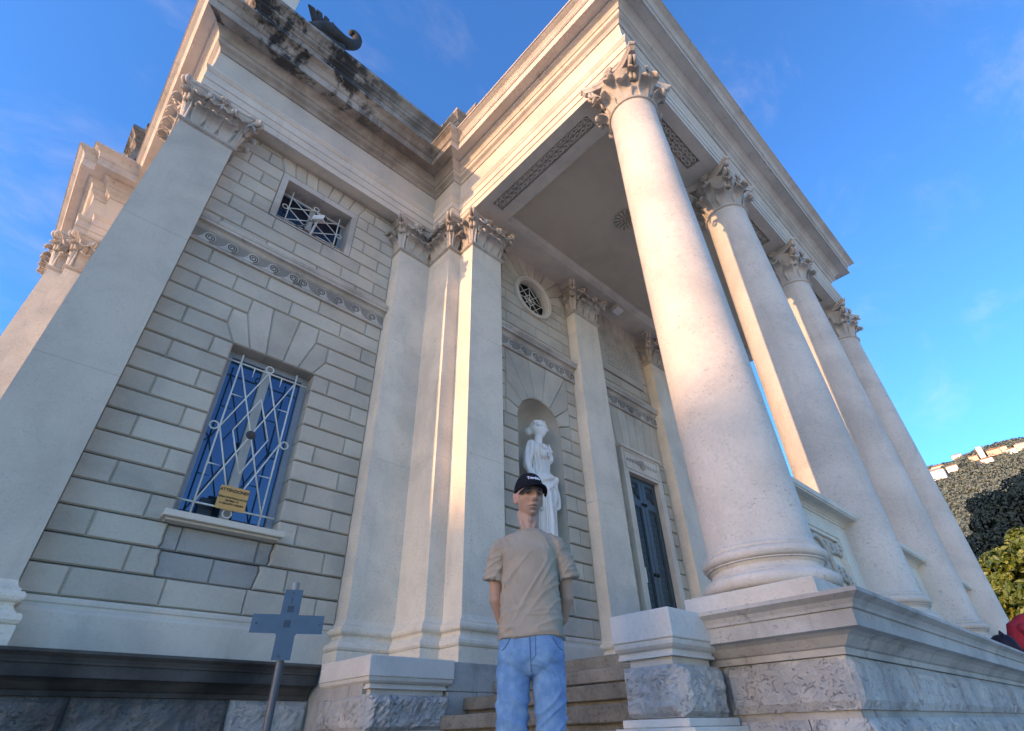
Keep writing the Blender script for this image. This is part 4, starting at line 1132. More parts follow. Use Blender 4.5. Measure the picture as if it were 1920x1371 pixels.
G = lambda d, s: np.exp(-(d/s)**2)
def noise_arr(C, scale, seed=0.0):
    return np.array([mnoise.noise(Vector((x*scale[0]+seed, y*scale[1]+seed*.7, z*scale[2]-seed))) for x, y, z in C])

def head_shape(ax=.074, ay=.097, az_=.127, n=56):
    """sculpted head, face to -Y, centre at the origin (eye level)"""
    th = np.linspace(0, np.pi, n); ph = np.linspace(0, 2*np.pi, n, endpoint=False)
    T, Pp = np.meshgrid(th, ph, indexing='ij')
    x = ax*np.sin(T)*np.cos(Pp); y = ay*np.sin(T)*np.sin(Pp); z = az_*np.cos(T)
    low = np.clip(-z/az_, 0, 1); front = np.clip(-y/ay, 0, 1)
    x = x*(1-.24*low**1.8); y = np.where(y > 0, y*(1-.35*low), y*(1-.04*low))
    sx = np.abs(x); f = (y < .02)
    d = 0*x
    d -= .027*G(x, .0115)*G(z+.030, .015)+.014*G(x, .009)*G(z+.006, .022)
    d -= .009*G(sx-.013, .008)*G(z+.037, .008)
    d += .016*G(sx-.031, .015)*G(z-.002, .012)
    d -= .009*G(sx-.030, .024)*G(z-.024, .008)
    d -= .009*G(x, .021)*G(z+.066, .006)+.010*G(x, .019)*G(z+.0795, .006)
    d += .009*G(x, .025)*G(z+.0725, .003)
    d -= .013*G(x, .021)*G(z+.108, .014)
    d += .007*G(x, .02)*G(z+.092, .006)
    d -= .007*G(sx-.050, .014)*G(z+.020, .014); d += .008*G(sx-.045, .014)*G(z+.058, .02)
    d += .004*G(sx-.024, .007)*G(z+.052, .014)
    y = y+d*f
    V = np.stack([x, y, z], -1).reshape(-1, 3); F = []
    for i in range(n-1):
        for k in range(n): F.append((i*n+k, (i+1)*n+k, (i+1)*n+(k+1) % n, i*n+(k+1) % n))
    return V, F

# ------------------------------------------------------------------ statue in the niche
def statue():
    s = 1.385
    st = empty('statue', (6.19, YI+.14, NB), None, R(14)); tag(st, 'white marble statue of a draped woman standing in the arched niche', 'statue')
    o = MB().lathe([(.001, 0), (.30, 0), (.30, .045), (.28, .05), (.28, .06), (.001, .06)], 24).obj('plinth', 'marble', st); o.scale = (1, .85, 1)
    mb = MB()
    loft(mb, [(0, 0, .0, .165, .145), (.12, 0, 0, .15, .13), (.35, .01, 0, .145, .125), (.6, .012, 0, .15, .12), (.82, .012, 0, .162, .122), (.93, .01, .0, .152, .115), (1.05, 0, 0, .135, .10), (1.12, 0, 0, .128, .095), (1.22, 0, 0, .145, .10), (1.32, 0, .005, .158, .095), (1.39, 0, .01, .14, .075), (1.43, 0, .01, .085, .06), (1.45, 0, .01, .05, .05)])
    for sx in (-1, 1): ell(mb, (sx*.072, -.075, 1.255), (.062, .055, .062))
    limb(mb, [(-.150, .01, 1.375), (-.19, .025, 1.24), (-.215, .03, 1.10), (-.205, -.02, .97), (-.185, -.08, .88)], [.056, .055, .047, .038, .03])
    limb(mb, [(.150, .01, 1.375), (.205, .03, 1.24), (.222, .03, 1.12), (.19, -.05, 1.04), (.145, -.11, 1.0)], [.056, .055, .045, .038, .03])
    ell(mb, (.14, -.12, .995), (.038, .035, .045)); ell(mb, (-.18, -.09, .845), (.03, .028, .055))
    limb(mb, [(0, .012, 1.40), (.002, .0, 1.48), (.004, -.008, 1.53)], [.058, .048, .047])
    # rolled cloak round the hips and the fold falling from the left hand
    mb.tube([(.148*math.cos(a)+.01, .115*math.sin(a), .965+.06*math.cos(a+.4)) for a in np.linspace(0, 2*math.pi, 28)[:-1]], .030, 10, True)
    limb(mb, [(.14, -.11, 1.0), (.14, -.11, .88), (.135, -.105, .70)], [.028, .03, .034])
    limb(mb, [(.13, -.12, .99), (.02, -.125, .90), (-.10, -.105, .80), (-.14, -.06, .62)], [.025, .028, .03, .03])
    limb(mb, [(.13, -.12, .99), (.06, -.122, .80), (.0, -.115, .55)], [.022, .026, .026])
    limb(mb, [(-.06, -.06, .80), (-.06, -.085, .48), (-.055, -.075, .1)], [.075, .065, .05])
    for k in range(5):
        limb(mb, [(-.12+.06*k, -.10, 1.39-.01*abs(k-2)), (-.085+.045*k, -.118, 1.32-.035*(2-abs(k-2))), (.10-.01*k, -.105, 1.33+.02*k)], [.012, .016, .012], 6)
    V, F = head_shape(); Mh = Matrix.Rotation(R(20), 3, 'Z')
    V2 = [tuple(Mh @ Vector(v)*.96+Vector((.006, -.018, 1.628))) for v in V]; mb.add(V2, F)
    ell(mb, (.002, .012, 1.655), (.082, .095, .098)); ell(mb, (-.03, .10, 1.615), (.05, .055, .055)); 
    for k in range(9):
        a = R(20-90+(-100+25*k)); ell(mb, (.004+.083*math.cos(a)*.98, -.0+.088*math.sin(a), 1.672+.02*math.cos(k*2)), (.022, .022, .026))
    me = fuse(mb, .0065, 2)
    C = coords(me); Nn = normals(me); z = C[:, 2]; ang = np.arctan2(C[:, 1], C[:, 0])
    lowm = np.clip((.90-z)/.12, 0, 1)*np.clip(z/.05, 0, 1); midm = np.clip((1.40-z)/.08, 0, 1)*np.clip((z-1.0)/.06, 0, 1)
    w = noise_arr(C, (3, 3, 1.2), 3.0); w2 = noise_arr(C, (9, 9, 3), 9.0)
    d = lowm*.017*np.sin(ang*15+w*5)+lowm*.007*np.sin(ang*31+w*7)+midm*.010*np.sin(ang*24+w*6+z*9)+w2*.003*(lowm+midm)
    hair = (z > 1.60)*np.clip((z-1.66+(.05)*(C[:, 1] > .02)*4)/.03, 0, 1)
    d += hair*.004*np.sin(C[:, 2]*190+C[:, 0]*90+w2*4)
    setco(me, (C+Nn*d[:, None])*s)
    o = mobj('figure', me, 'marble', st); o.location = (0, 0, .06)
statue()

# ------------------------------------------------------------------ the man in front of the steps
def fabric(name, col, col2, weave=700, rough=.9, nscale=9, bstr=.25):
    m = bpy.data.materials.new(name); nt, N, L = nodes(m); pos = geo(nt).outputs['Position']
    a = noise(nt, pos, nscale, 5, .6); b = noise(nt, pos, weave, 2, .5); c = noise(nt, pos, 60, 4, .6, 0, (1, 1, .35))
    col_ = mix(nt, col, col2, ramp(nt, a, .35, .7)); col_ = mix(nt, col_, tuple(x*.75 for x in col), ramp(nt, b, .4, .75, 0, .5))
    col_ = mix(nt, col_, col2, ramp(nt, c, .5, .75, 0, .35))
    finish(nt, col_, rough, b, bstr, .001, .1); MATS[name] = m
fabric('shirt_cotton', (.315, .255, .20), (.36, .295, .235))
fabric('denim', (.065, .215, .38), (.13, .32, .49), 500, .9, 16)
fabric('denim_dark', (.045, .13, .24), (.06, .16, .28), 500)
fabric('cap_cotton', (.008, .009, .014), (.014, .015, .022), 600)
fabric('white_thread', (.80, .80, .82), (.7, .7, .75), 900)
fabric('shoe_leather', (.5, .5, .48), (.4, .4, .4), 90)
fabric('red_fleece', (.38, .035, .05), (.30, .03, .04), 120)
fabric('navy_nylon', (.012, .016, .03), (.02, .026, .045), 300, .6)
fabric('dark_trouser', (.03, .03, .035), (.04, .04, .045), 300)

def man():
    D = 2.93; a = R(45.2)
    px, py = CAM.x+D*math.sin(a), CAM.y+D*math.cos(a)
    p = empty('person', (px, py, GZ), None, -a); tag(p, 'man in black cap, taupe t-shirt and blue jeans, hands behind his back', 'person')
    HC = Vector((.012, -.016, 1.657)); Mh = Matrix.Rotation(R(20), 3, 'Z') @ Matrix.Rotation(R(3), 3, 'X')
    mb = MB(); V, F = head_shape(.0755, .096, .126, 84)
    mb.add([tuple(Mh @ Vector(v)+HC) for v in V], F)
    for s in (-1, 1):
        ell(mb, tuple(Mh @ Vector((s*.078, .012, -.012))+HC), (.010, .021, .033), Mh @ Matrix.Rotation(R(-s*22), 3, 'Z'), 14)
        ell(mb, tuple(Mh @ Vector((s*.084, .024, .002))+HC), (.006, .013, .024), Mh @ Matrix.Rotation(R(-s*30), 3, 'Z'), 12)
    limb(mb, [(0, .012, 1.39), (.004, .012, 1.47), (.008, .008, 1.565)], [.064, .056, .056])
    for s in (-1, 1): limb(mb, [(s*.02, -.028, 1.445), (s*.032, -.028, 1.49), (s*.045, .005, 1.57)], [.012, .016, .020], 10)
    ell(mb, (.012, -.040, 1.515), (.014, .014, .018))
    loft(mb, [(.80, 0, .0, .13, .09), (.95, 0, 0, .125, .085), (1.1, 0, 0, .125, .085), (1.3, 0, 0, .14, .09), (1.4, 0, .005, .13, .075), (1.45, 0, .01, .07, .05)])
    for s in (-1, 1):
        limb(mb, [(s*.148, .012, 1.355), (s*.183, .03, 1.27), (s*.186, .055, 1.125)], [.038, .042, .038])
        limb(mb, [(s*.186, .055, 1.125), (s*.155, .115, 1.04), (s*.08, .165, .965), (s*.045, .178, .93)], [.040, .040, .029, .026])
        ell(mb, (s*.025, .188, .905), (.042, .020, .042), Matrix.Rotation(R(s*25), 3, 'Y'))
        for f in range(4):
            o0 = Vector((s*.0+.014*(f-1.5)+s*.005, .196, .885)); limb(mb, [tuple(o0), (o0.x-s*.018, .208, .868-.004*f), (o0.x-s*.036, .200, .872-.004*f)], [.0088, .0085, .0075], 8)
        limb(mb, [(s*.05, .185, .92), (s*.055, .205, .895), (s*.04, .216, .875)], [.011, .010, .008], 8)
        limb(mb, [(s*.075-.015, 0, .82), (s*.085-.02, 0, .45), (s*.09-.02, .01, .09)], [.05, .04, .03])
    me = fuse(mb, .0036, 1)
    C = coords(me); Mi = Mh.inverted(); Hh = (C-np.array(HC)) @ np.array(Mi).T
    n_ = len(C); col = np.tile(np.array([.40, .225, .165]), (n_, 1)); hx, hy, hz = Hh.T; face = (hy < -.03)
    def tint(mask, c, k): 
        mm = np.clip(mask, 0, 1)[:, None]*k; col[:] = col*(1-mm)+np.array(c)*mm
    tint(face*G(hx, .021)*G(hz+.0725, .0075), (.27, .10, .085), .9)
    tint(face*G(hx, .024)*G(hz+.0725, .003), (.05, .02, .018), .95)
    tint(face*G(np.abs(hx)-.031, .017)*G(hz-.019, .0052), (.02, .012, .009), 1)
    tint(face*G(np.abs(hx)-.031, .013)*G(hz-.002, .0055), (.055, .035, .03), .95)
    tint(face*G(np.abs(hx)-.031, .0042)*G(hz-.002, .0042), (.02, .015, .012), 1)
    tint(face*G(np.abs(hx)-.009, .0035)*G(hz+.047, .003), (.06, .025, .02), .9)
    tint(face*G(np.abs(hx)-.030, .022)*G(hz+.010, .008), (.20, .105, .085), .7)
    tint(face*G(hx, .045)*np.clip((-hz-.06)/.03, 0, 1), (.27, .175, .145), .6)
    tint(G(np.abs(hx)-.082, .012)*G(hz+.01, .03)*(np.abs(hx) > .072), (.50, .22, .18), .6)
    colour(me, col); mobj('body', me, 'skin', p)
    # hair under the cap
    mb = MB(); ell(mb, tuple(Mh @ Vector((0, .018, .018))+HC), (.0775, .088, .095), Mh)
    hm = fuse(mb, .006, 1); C = coords(hm); Hh = (C-np.array(HC)) @ np.array(Mi).T
    Hh[:, 1] = np.where((Hh[:, 2] < .035) & (Hh[:, 1] < .012), .012, Hh[:, 1]); Hh[:, 2] = np.maximum(Hh[:, 2], -.045)
    setco(hm, Hh @ np.array(Mh).T+np.array(HC)); fabric('hair_brown', (.035, .022, .014), (.05, .032, .02), 200); mobj('hair', hm, 'hair_brown', p)
    # cap: crown, brim, button, embroidery
    V = []; F = []; n, m = 40, 14
    for i in range(m+1):
        t = i/m; zz = .030+.108*math.sin(t*math.pi/2)**1.0; rr = max(0, math.cos(t*math.pi/2))**.62
        for k in range(n):
            a_ = 2*math.pi*k/n; fr = max(0, -math.sin(a_))
            V.append((.0845*rr*math.cos(a_), .008+.106*rr*math.sin(a_)-.004*fr*rr, zz-.010*(1-t)*(1-fr)+.012*fr*(1-t)**2*.0))
    for i in range(m):
        for k in range(n): F.append((i*n+k, i*n+(k+1) % n, (i+1)*n+(k+1) % n, (i+1)*n+k))
    Mc = Matrix.Translation(HC) @ Mh.to_4x4() @ Matrix.Rotation(R(-3), 4, 'X')
    o = obj('cap', V, F, 'cap_cotton', p, True); o.matrix_basis = Mc
    s_ = o.modifiers.new('t', 'SOLIDIFY'); s_.thickness = .004; s_.offset = -1
    V = []; F = []; nb, mr = 21, 8
    for lay in (0, 1):
        for j in range(mr+1):
            q = j/mr
            for k in range(nb):
                s = -1+2*k/(nb-1); an = -math.pi/2+s*1.15
                x0, y0 = .0845*math.cos(an), .008+.110*math.sin(an)
                L = .072*math.sqrt(max(0, 1-abs(s*.98)**2.6))
                V.append((x0*(1+.06*q), y0-L*q, .033-.028*(s*s)-.016*q*(1-.2*s*s)-.004*lay))
    q_ = (mr+1)*nb
    for j in range(mr):
        for k in range(nb-1):
            b = j*nb+k; F.append((b, b+1, b+nb+1, b+nb)); F.append((q_+b, q_+b+nb, q_+b+nb+1, q_+b+1))
    for k in range(nb-1): b = mr*nb+k; F.append((b, b+1, q_+b+1, q_+b))
    o = obj('brim', V, F, 'cap_cotton', p, True, 50); o.matrix_basis = Mc
    o = MB().lathe([(.001, .006), (.007, .004), (.009, 0), (.001, -.001)], 10).obj('cap_button', 'cap_cotton', p, True); o.matrix_basis = Mc @ Matrix.Translation((0, .008, .137))
    def bend(v):
        a_ = -math.pi/2+v.x/.093; zz = .082+v.y; t = math.asin(min(1, max(0, (zz-.030)/.108)))/(math.pi/2); rr = max(0, math.cos(t*math.pi/2))**.62
        k = 1.012+v.z*6
        return Vector((.0845*rr*math.cos(a_)*k, .008+(.106*rr*math.sin(a_)-.004*rr)*k, zz))
    text_mesh('Travelsie', .026, 'white_thread', p, Mc, 'embroidery', .0006, bold=.0009, bend=bend)
    # t-shirt
    mb = MB()
    loft(mb, [(.925, -.010, .0, .162, .118, 2.6), (.96, -.010, 0, .160, .118, 2.6), (1.08, -.006, 0, .150, .113), (1.22, -.002, 0, .142, .110), (1.33, 0, 0, .146, .110), (1.37, 0, .004, .156, .10), (1.415, 0, .008, .155, .084), (1.442, .002, .012, .122, .074), (1.460, .004, .014, .085, .066), (1.468, .005, .014, .070, .062)])
    for s in (-1, 1):
        mb.tube([(s*.10, .005, 1.385), (s*.148, .008, 1.370), (s*.172, .018, 1.32), (s*.189, .026, 1.262), (s*.197, .03, 1.213)], [.062, .063, .060, .058, .059], 22)
    me = fuse(mb, .0052, 3); C = coords(me); Nn = normals(me); x, y, z = C.T
    body = (np.abs(x) < .165)
    w1_ = noise_arr(C, (3.5, 3.5, 2.5), 1.0); w2_ = noise_arr(C, (9, 7, 6), 4.0); w3_ = noise_arr(C, (16, 12, 22), 8.0)
    def ridge(ux, uz, fu, fv, seed, sharp=2.0):
        u = x*ux+z*uz; v = -x*uz+z*ux
        n0 = noise_arr(np.stack([u*fu, v*fv, y*3], 1), (1, 1, 1), seed)
        return np.clip(1-np.abs(n0)*3.0, 0, 1)**sharp
    fa = ridge(.62, .78, 3.0, 17, 2.0)*np.clip(1-np.abs(z-1.17)/.22, 0, 1)          # long diagonals across the chest
    fb = ridge(1, .12, 5, 30, 5.0)*np.clip((1.10-z)/.10, 0, 1)                      # creases above the hem
    fc = ridge(-.5, .86, 4, 20, 7.5)*np.clip(1-np.abs(np.abs(x)-.12)/.07, 0, 1)     # pulls from the armpits
    fs = ridge(.9, .4, 6, 26, 11.0)*(np.abs(x) > .15)
    d = .011*fa+.008*fb+.009*fc+.006*fs+.006*w2_+.002*w3_
    d += .004*G(z-.945, .004)*0
    d -= .0016*G(z-.948, .0025)*body; 
    setco(me, C+Nn*d[:, None]); mobj('shirt', me, 'shirt_cotton', p)
    MB().tube([(.006+.067*math.cos(t), .010+.062*math.sin(t), 1.466+.012*math.sin(t)) for t in np.linspace(0, 2*math.pi, 40)[:-1]], .0075, 8, True).obj('collar', 'shirt_cotton', p, True)
    # jeans
    mb = MB()
    loft(mb, [(.965, -.010, .0, .150, .105), (.90, -.012, 0, .163, .115), (.86, -.014, 0, .166, .120), (.82, -.016, 0, .160, .112), (.79, -.017, 0, .125, .095), (.765, -.017, 0, .07, .07)])
    limb(mb, [(-.094, .0, .85), (-.101, -.002, .78), (-.108, -.008, .68), (-.113, -.005, .54), (-.116, .0, .36), (-.118, .01, .20), (-.12, .012, .07)], [.078, .080, .077, .068, .069, .074, .078], 22)
    limb(mb, [(.064, .0, .85), (.068, -.002, .78), (.070, -.008, .68), (.064, -.005, .54), (.066, .0, .36), (.068, .01, .20), (.07, .012, .07)], [.078, .081, .077, .070, .069, .074, .078], 22)
    me = fuse(mb, .0065, 3); C = coords(me); Nn = normals(me); x, y, z = C.T
    w1_ = noise_arr(C, (4, 4, 3), 21.0); w2_ = noise_arr(C, (8, 8, 10), 24.0); w3_ = noise_arr(C, (20, 20, 26), 26.0)
    def ridge(ux, uz, fu, fv, seed, sharp=2.0):
        u = x*ux+z*uz; v = -x*uz+z*ux
        return np.clip(1-np.abs(noise_arr(np.stack([u*fu, v*fv, y*4], 1), (1, 1, 1), seed))*3.0, 0, 1)**sharp
    sx = np.sign(x+.016)
    wh = np.where(x < -.016, ridge(.9, .42, 5, 28, 31.0), ridge(.9, -.42, 5, 28, 33.0))*np.clip(1-np.abs(z-.79)/.10, 0, 1)
    kn = np.where(x < -.016, ridge(.75, -.66, 4, 20, 35.0), ridge(.75, .66, 4, 20, 37.0))*np.clip((.76-z)/.08, 0, 1)
    d = .007*wh+.010*kn+.005*w2_+.002*w3_
    setco(me, C+Nn*d[:, None]); j = mobj('jeans', me, 'denim', p)
    from mathutils.bvhtree import BVHTree
    bv = BVHTree.FromPolygons([v.co.copy() for v in me.vertices], [tuple(f.vertices) for f in me.polygons])
    def onto(pts, lift=.0012):
        out = []
        for (u, v) in pts:
            h = bv.ray_cast(Vector((u, -1, v)), Vector((0, 1, 0)))
            if h[0]: out.append(tuple(h[0]+Vector((0, -lift, 0))))
        return out
    for pts, r in (([(-.016, z_) for z_ in np.linspace(.93, .775, 20)], .0022), ([(.010, z_) for z_ in np.linspace(.93, .84, 12)]+[(.004-.02*t, .835-.02*t) for t in np.linspace(0, 1, 6)], .0016),
                   ([(-.11-.045*t, .925-.055*math.sin(t*1.5)) for t in np.linspace(0, 1, 12)], .003), ([(.095+.045*t, .915-.05*math.sin(t*1.5)) for t in np.linspace(0, 1, 12)], .003)):
        q = onto(pts)
        if len(q) > 2: MB().tube(q, r, 5).obj('seam', 'denim_dark', p, True)
    for x0 in (-.12, .07):
        mb = MB(); loft(mb, [(0, x0, -.06, .045, .13), (.03, x0, -.06, .047, .13), (.06, x0, -.04, .043, .10), (.085, x0, .0, .04, .055)], 24); mb.obj('shoe', 'shoe_leather', p, True)
man()

# ------------------------------------------------------------------ sitter in red and the bag on the ledge
def sitter():
    p = empty('person', (11.15, -4.80, .553), None, R(10)); tag(p, 'person in a red fleece sitting hunched on the ledge at the right edge', 'person')
    mb = MB()
    limb(mb, [(0, .02, .10), (0, .04, .26), (0, -.02, .40), (0, -.10, .47)], [.17, .16, .17, .13])
    ell(mb, (0, -.20, .50), (.085, .10, .11))
    for s in (-1, 1):
        limb(mb, [(s*.16, -.03, .40), (s*.24, -.12, .24), (s*.12, -.32, .18)], [.065, .055, .045])
        limb(mb, [(s*.09, -.02, .09), (s*.13, -.38, .10), (s*.13, -.40, -.32), (s*.13, -.50, -.36)], [.09, .075, .055, .045])
        for f in range(5): limb(mb, [(s*(.10-.01*f), -.33, .17), (s*(.07-.015*f), -.38+.005*f, .15)], [.010, .008], 6)
    me = fuse(mb, .012, 3); C = coords(me); col = np.tile(np.array([.40, .035, .055]), (len(C), 1))
    col[(C[:, 2] < .17) & (C[:, 1] < .1)] = (.03, .03, .035); col[(C[:, 1] < -.17) & (C[:, 2] > .41)] = (.40, .05, .06); col[(C[:, 1] < -.26) & (C[:, 2] > .12) & (C[:, 2] < .45)] = (.45, .28, .2)
    colour(me, col); mobj('body', me, 'cloth', p)
    b = empty('backpack', (9.35, -4.76, .555), None, R(20)); tag(b, 'dark navy backpack with a carry loop lying on the portico ledge', 'bag')
    mb = MB(); loft(mb, [(0, 0, 0, .20, .11, 3), (.05, 0, 0, .22, .125, 3), (.13, 0, 0, .20, .11, 2.6), (.18, -.02, 0, .15, .08), (.20, -.02, 0, .08, .05)], 28); mb.obj('body', 'navy_nylon', b, True)
    MB().tube([(-.17, 0, .12), (-.20, 0, .19), (-.12, 0, .225), (-.06, 0, .19)], .012, 6).obj('loop', 'navy_nylon', b, True)
    MB().tube([(-.1, -.12, .03), (.12, -.13, .03)], .01, 6).obj('zip', 'dark_iron', b, True)
sitter()

# ------------------------------------------------------------------ vegetation
def leaf_cloud(name, parent, pts, nrm, size, mat, seed=0, aspect=1.9, fold=.25):
    """many small leaf-shaped faces (a bent diamond each) joined into one crown"""
    rg = np.random.default_rng(seed); n = len(pts)
    ax = rg.normal(size=(n, 3)); ax /= np.linalg.norm(ax, axis=1)[:, None]
    ax = ax-nrm*(np.sum(ax*nrm, 1)[:, None])*.6; ax /= np.linalg.norm(ax, axis=1)[:, None]
    b = np.cross(nrm, ax); b /= np.linalg.norm(b, axis=1)[:, None]+1e-9
    s = size*rg.uniform(.6, 1.3, n)[:, None]
    up_ = np.cross(ax, b)
    V = np.empty((n, 4, 3)); V[:, 0] = pts-ax*s*.5*aspect; V[:, 1] = pts+b*s*.5+up_*s*fold; V[:, 2] = pts+ax*s*.5*aspect; V[:, 3] = pts-b*s*.5+up_*s*fold
    me = bpy.data.meshes.new(name); me.vertices.add(n*4); me.vertices.foreach_set('co', V.ravel())
    me.loops.add(n*6); me.polygons.add(n*2)
    i = np.arange(n)*4; idx = np.stack([i, i+1, i+2, i, i+2, i+3], 1).ravel()
    me.loops.foreach_set('vertex_index', idx); me.polygons.foreach_set('loop_start', np.arange(n*2)*3); me.polygons.foreach_set('loop_total', np.full(n*2, 3))
    me.update(calc_edges=True); me.validate()
    me.materials.append(MATS[mat]); o = bpy.data.objects.new(name, me); COL.objects.link(o); o.parent = parent; return o
def foliage(name, c1, c2, c3, rough=.6, spec=.25, scale=.9, trans=.25):
    m = bpy.data.materials.new(name); nt, N, L = nodes(m); g = geo(nt); pos = g.outputs['Position']
    a = noise(nt, pos, scale, 3); b = N.new('ShaderNodeNewGeometry')
    col = mix(nt, c1, c2, ramp(nt, a, .35, .65)); col = mix(nt, col, c3, ramp(nt, b.outputs['Random Per Island'], .55, 1, 0, .9))
    p = N.new('ShaderNodeBsdfPrincipled'); L.new(col, p.inputs['Base Color']); p.inputs['Roughness'].default_value = rough; p.inputs['Specular IOR Level'].default_value = spec
    t = N.new('ShaderNodeBsdfTranslucent'); L.new(col, t.inputs['Color']); s = N.new('ShaderNodeMixShader'); s.inputs[0].default_value = trans
    o = N.new('ShaderNodeOutputMaterial'); L.new(p.outputs[0], s.inputs[1]); L.new(t.outputs[0], s.inputs[2]); L.new(s.outputs[0], o.inputs[0]); MATS[name] = m
foliage('magnolia_leaf', (.055, .095, .015), (.13, .165, .025), (.30, .30, .07), .38, .5)
foliage('shaded_cedar_leaf', (.005, .017, .024), (.009, .025, .033), (.014, .034, .042), .8, .1, .5, .1)  # very dark blue-green: the shade on these trees is put into the leaf colour
foliage('hazed_wood_leaf', (.115, .165, .155), (.15, .20, .185), (.20, .24, .22), .8, .1, .02, .2)  # paled blue-green: distance haze painted into the leaf colour
plain('bark', (.09, .07, .055), .9, .1, .3, 8, .5)
def clumpy(center, radii, n_clump, per, cr, seed, low=-1.0):
    rg = np.random.default_rng(seed); P = []; Nn = []
    for k in range(n_clump):
        d = rg.normal(size=3); d /= np.linalg.norm(d)
        if d[2] < low: d[2] = -d[2]
        rr = rg.uniform(.55, 1.0)**.6; c = np.array(center)+d*np.array(radii)*rr
        r = cr*rg.uniform(.6, 1.35)
        q = rg.normal(size=(per, 3)); q /= np.linalg.norm(q, axis=1)[:, None]
        pr = rg.uniform(.6, 1, per)[:, None]**.5
        P.append(c+q*pr*r*np.array([1, 1, .75])); Nn.append(q*.7+d*.5+rg.normal(size=(per, 3))*.25)
    P = np.concatenate(P); Nn = np.concatenate(Nn); Nn /= np.linalg.norm(Nn, axis=1)[:, None]
    return P, Nn
def tree(name, label, loc, h, crown_c, crown_r, n_clump, per, cr, leaf, mat, seed, trunk_r, group=None):
    t = empty(name, loc); tag(t, label, 'tree', group)
    rg = random.Random(seed); mb = MB()
    mb.tube([(0, 0, -.1), (.1, .05, h*.25), (0, -.1, h*.5), (.05, 0, h*.8)], [trunk_r, trunk_r*.8, trunk_r*.5, trunk_r*.15], 10)
    mb.obj('trunk', 'bark', t, True)
    mb = MB()
    for k in range(11):
        a = k*2.4; z0 = h*(.2+.05*k); L = crown_r[0]*rg.uniform(.6, .9)
        mb.tube([(0, 0, z0), (L*.5*math.cos(a), L*.5*math.sin(a), z0+h*.08), (L*math.cos(a), L*math.sin(a), z0+h*.12)], [trunk_r*.35, trunk_r*.22, trunk_r*.06], 6)
    mb.obj('limbs', 'bark', t, True)
    P, Nn = clumpy(crown_c, crown_r, n_clump, per, cr, seed)
    leaf_cloud('crown', t, P, Nn, leaf, mat, seed)
    return t
tree('magnolia_tree', 'sunlit yellow green magnolia tree beside the portico', (62, -3.4, GZ), 12, (0, 0, 6.6), (6.0, 5.9, 6.4), 260, 200, 1.0, .30, 'magnolia_leaf', 4, .35)
tree('cedar_tree', 'tall evergreen tree behind the magnolia, shade painted into its dark green', (84, -6.5, GZ), 24, (0, 0, 12.5), (9, 10.5, 12.2), 520, 240, 1.35, .27, 'shaded_cedar_leaf', 9, .6, 'dark evergreens right of the temple')
tree('cedar_tree', 'second evergreen tree, shade painted into its dark green, right of the tallest one', (88, -22, GZ), 24, (0, 0, 12.0), (9, 9, 12), 260, 200, 1.6, .32, 'shaded_cedar_leaf', 12, .6, 'dark evergreens right of the temple')

# ------------------------------------------------------------------ hill with villas
def sm(t): t = np.clip(t, 0, 1); return t*t*(3-2*t)
def TZ(x, y): return 303*sm((x-300)/700)+6*np.sin(y*.021+1)+4*np.sin(x*.03+y*.05)
plain('hazed_hill_soil', (.13, .17, .155), .95, .05, .35, .03, .0)  # far slope, with the haze painted into its pale colour
xs = np.linspace(280, 1400, 45); ys = np.linspace(-420, 520, 48); V = []; F = []
for x in xs:
    for y in ys: V.append((x, y, float(TZ(x, y))-.6))
n = len(ys)
for i in range(len(xs)-1):
    for j in range(n-1): F.append((i*n+j, (i+1)*n+j, (i+1)*n+j+1, i*n+j+1))
tag(obj('hill', V, F, 'hazed_hill_soil', None, True), kind='structure')
HOUSES = []
def villa(x, y, w, hh, wall, roof, label, ry=0.0, tower=False):
    z = float(TZ(x, y))-1.5
    h_ = empty('villa', (x, y, z), None, ry); tag(h_, label, 'house', 'villas on the hill'); d = w*.8
    MB().box(-d/2, d/2, -w/2, w/2, 0, hh).obj('wall', wall, h_)
    e = .5; r = .28*w if not tower else .25*w
    MB().add([(-d/2-e, -w/2-e, hh), (d/2+e, -w/2-e, hh), (d/2+e, w/2+e, hh), (-d/2-e, w/2+e, hh), (0, -w*.22, hh+r), (0, w*.22, hh+r)], [(0, 1, 4), (1, 2, 5, 4), (2, 3, 5), (3, 0, 4, 5), (3, 2, 1, 0)]).obj('roof', roof, h_)
    for k in range(3):
        for l in range(2):
            MB().box(-d/2-.05, -d/2+.1, -w*.33+k*w*.28-.5, -w*.33+k*w*.28+.5, hh*.16+l*hh*.42, hh*.16+l*hh*.42+1.7).obj('window', 'frame_metal', h_)
    HOUSES.append((x, y, w))
plain('villa_white', (.80, .77, .72), .8, .1, .05); plain('villa_cream', (.74, .64, .48), .8, .1, .05); plain('villa_pink', (.70, .42, .33), .8, .1, .05); plain('tile_roof', (.33, .17, .12), .85, .1, .2); plain('grey_roof', (.30, .29, .28), .85, .1, .2)
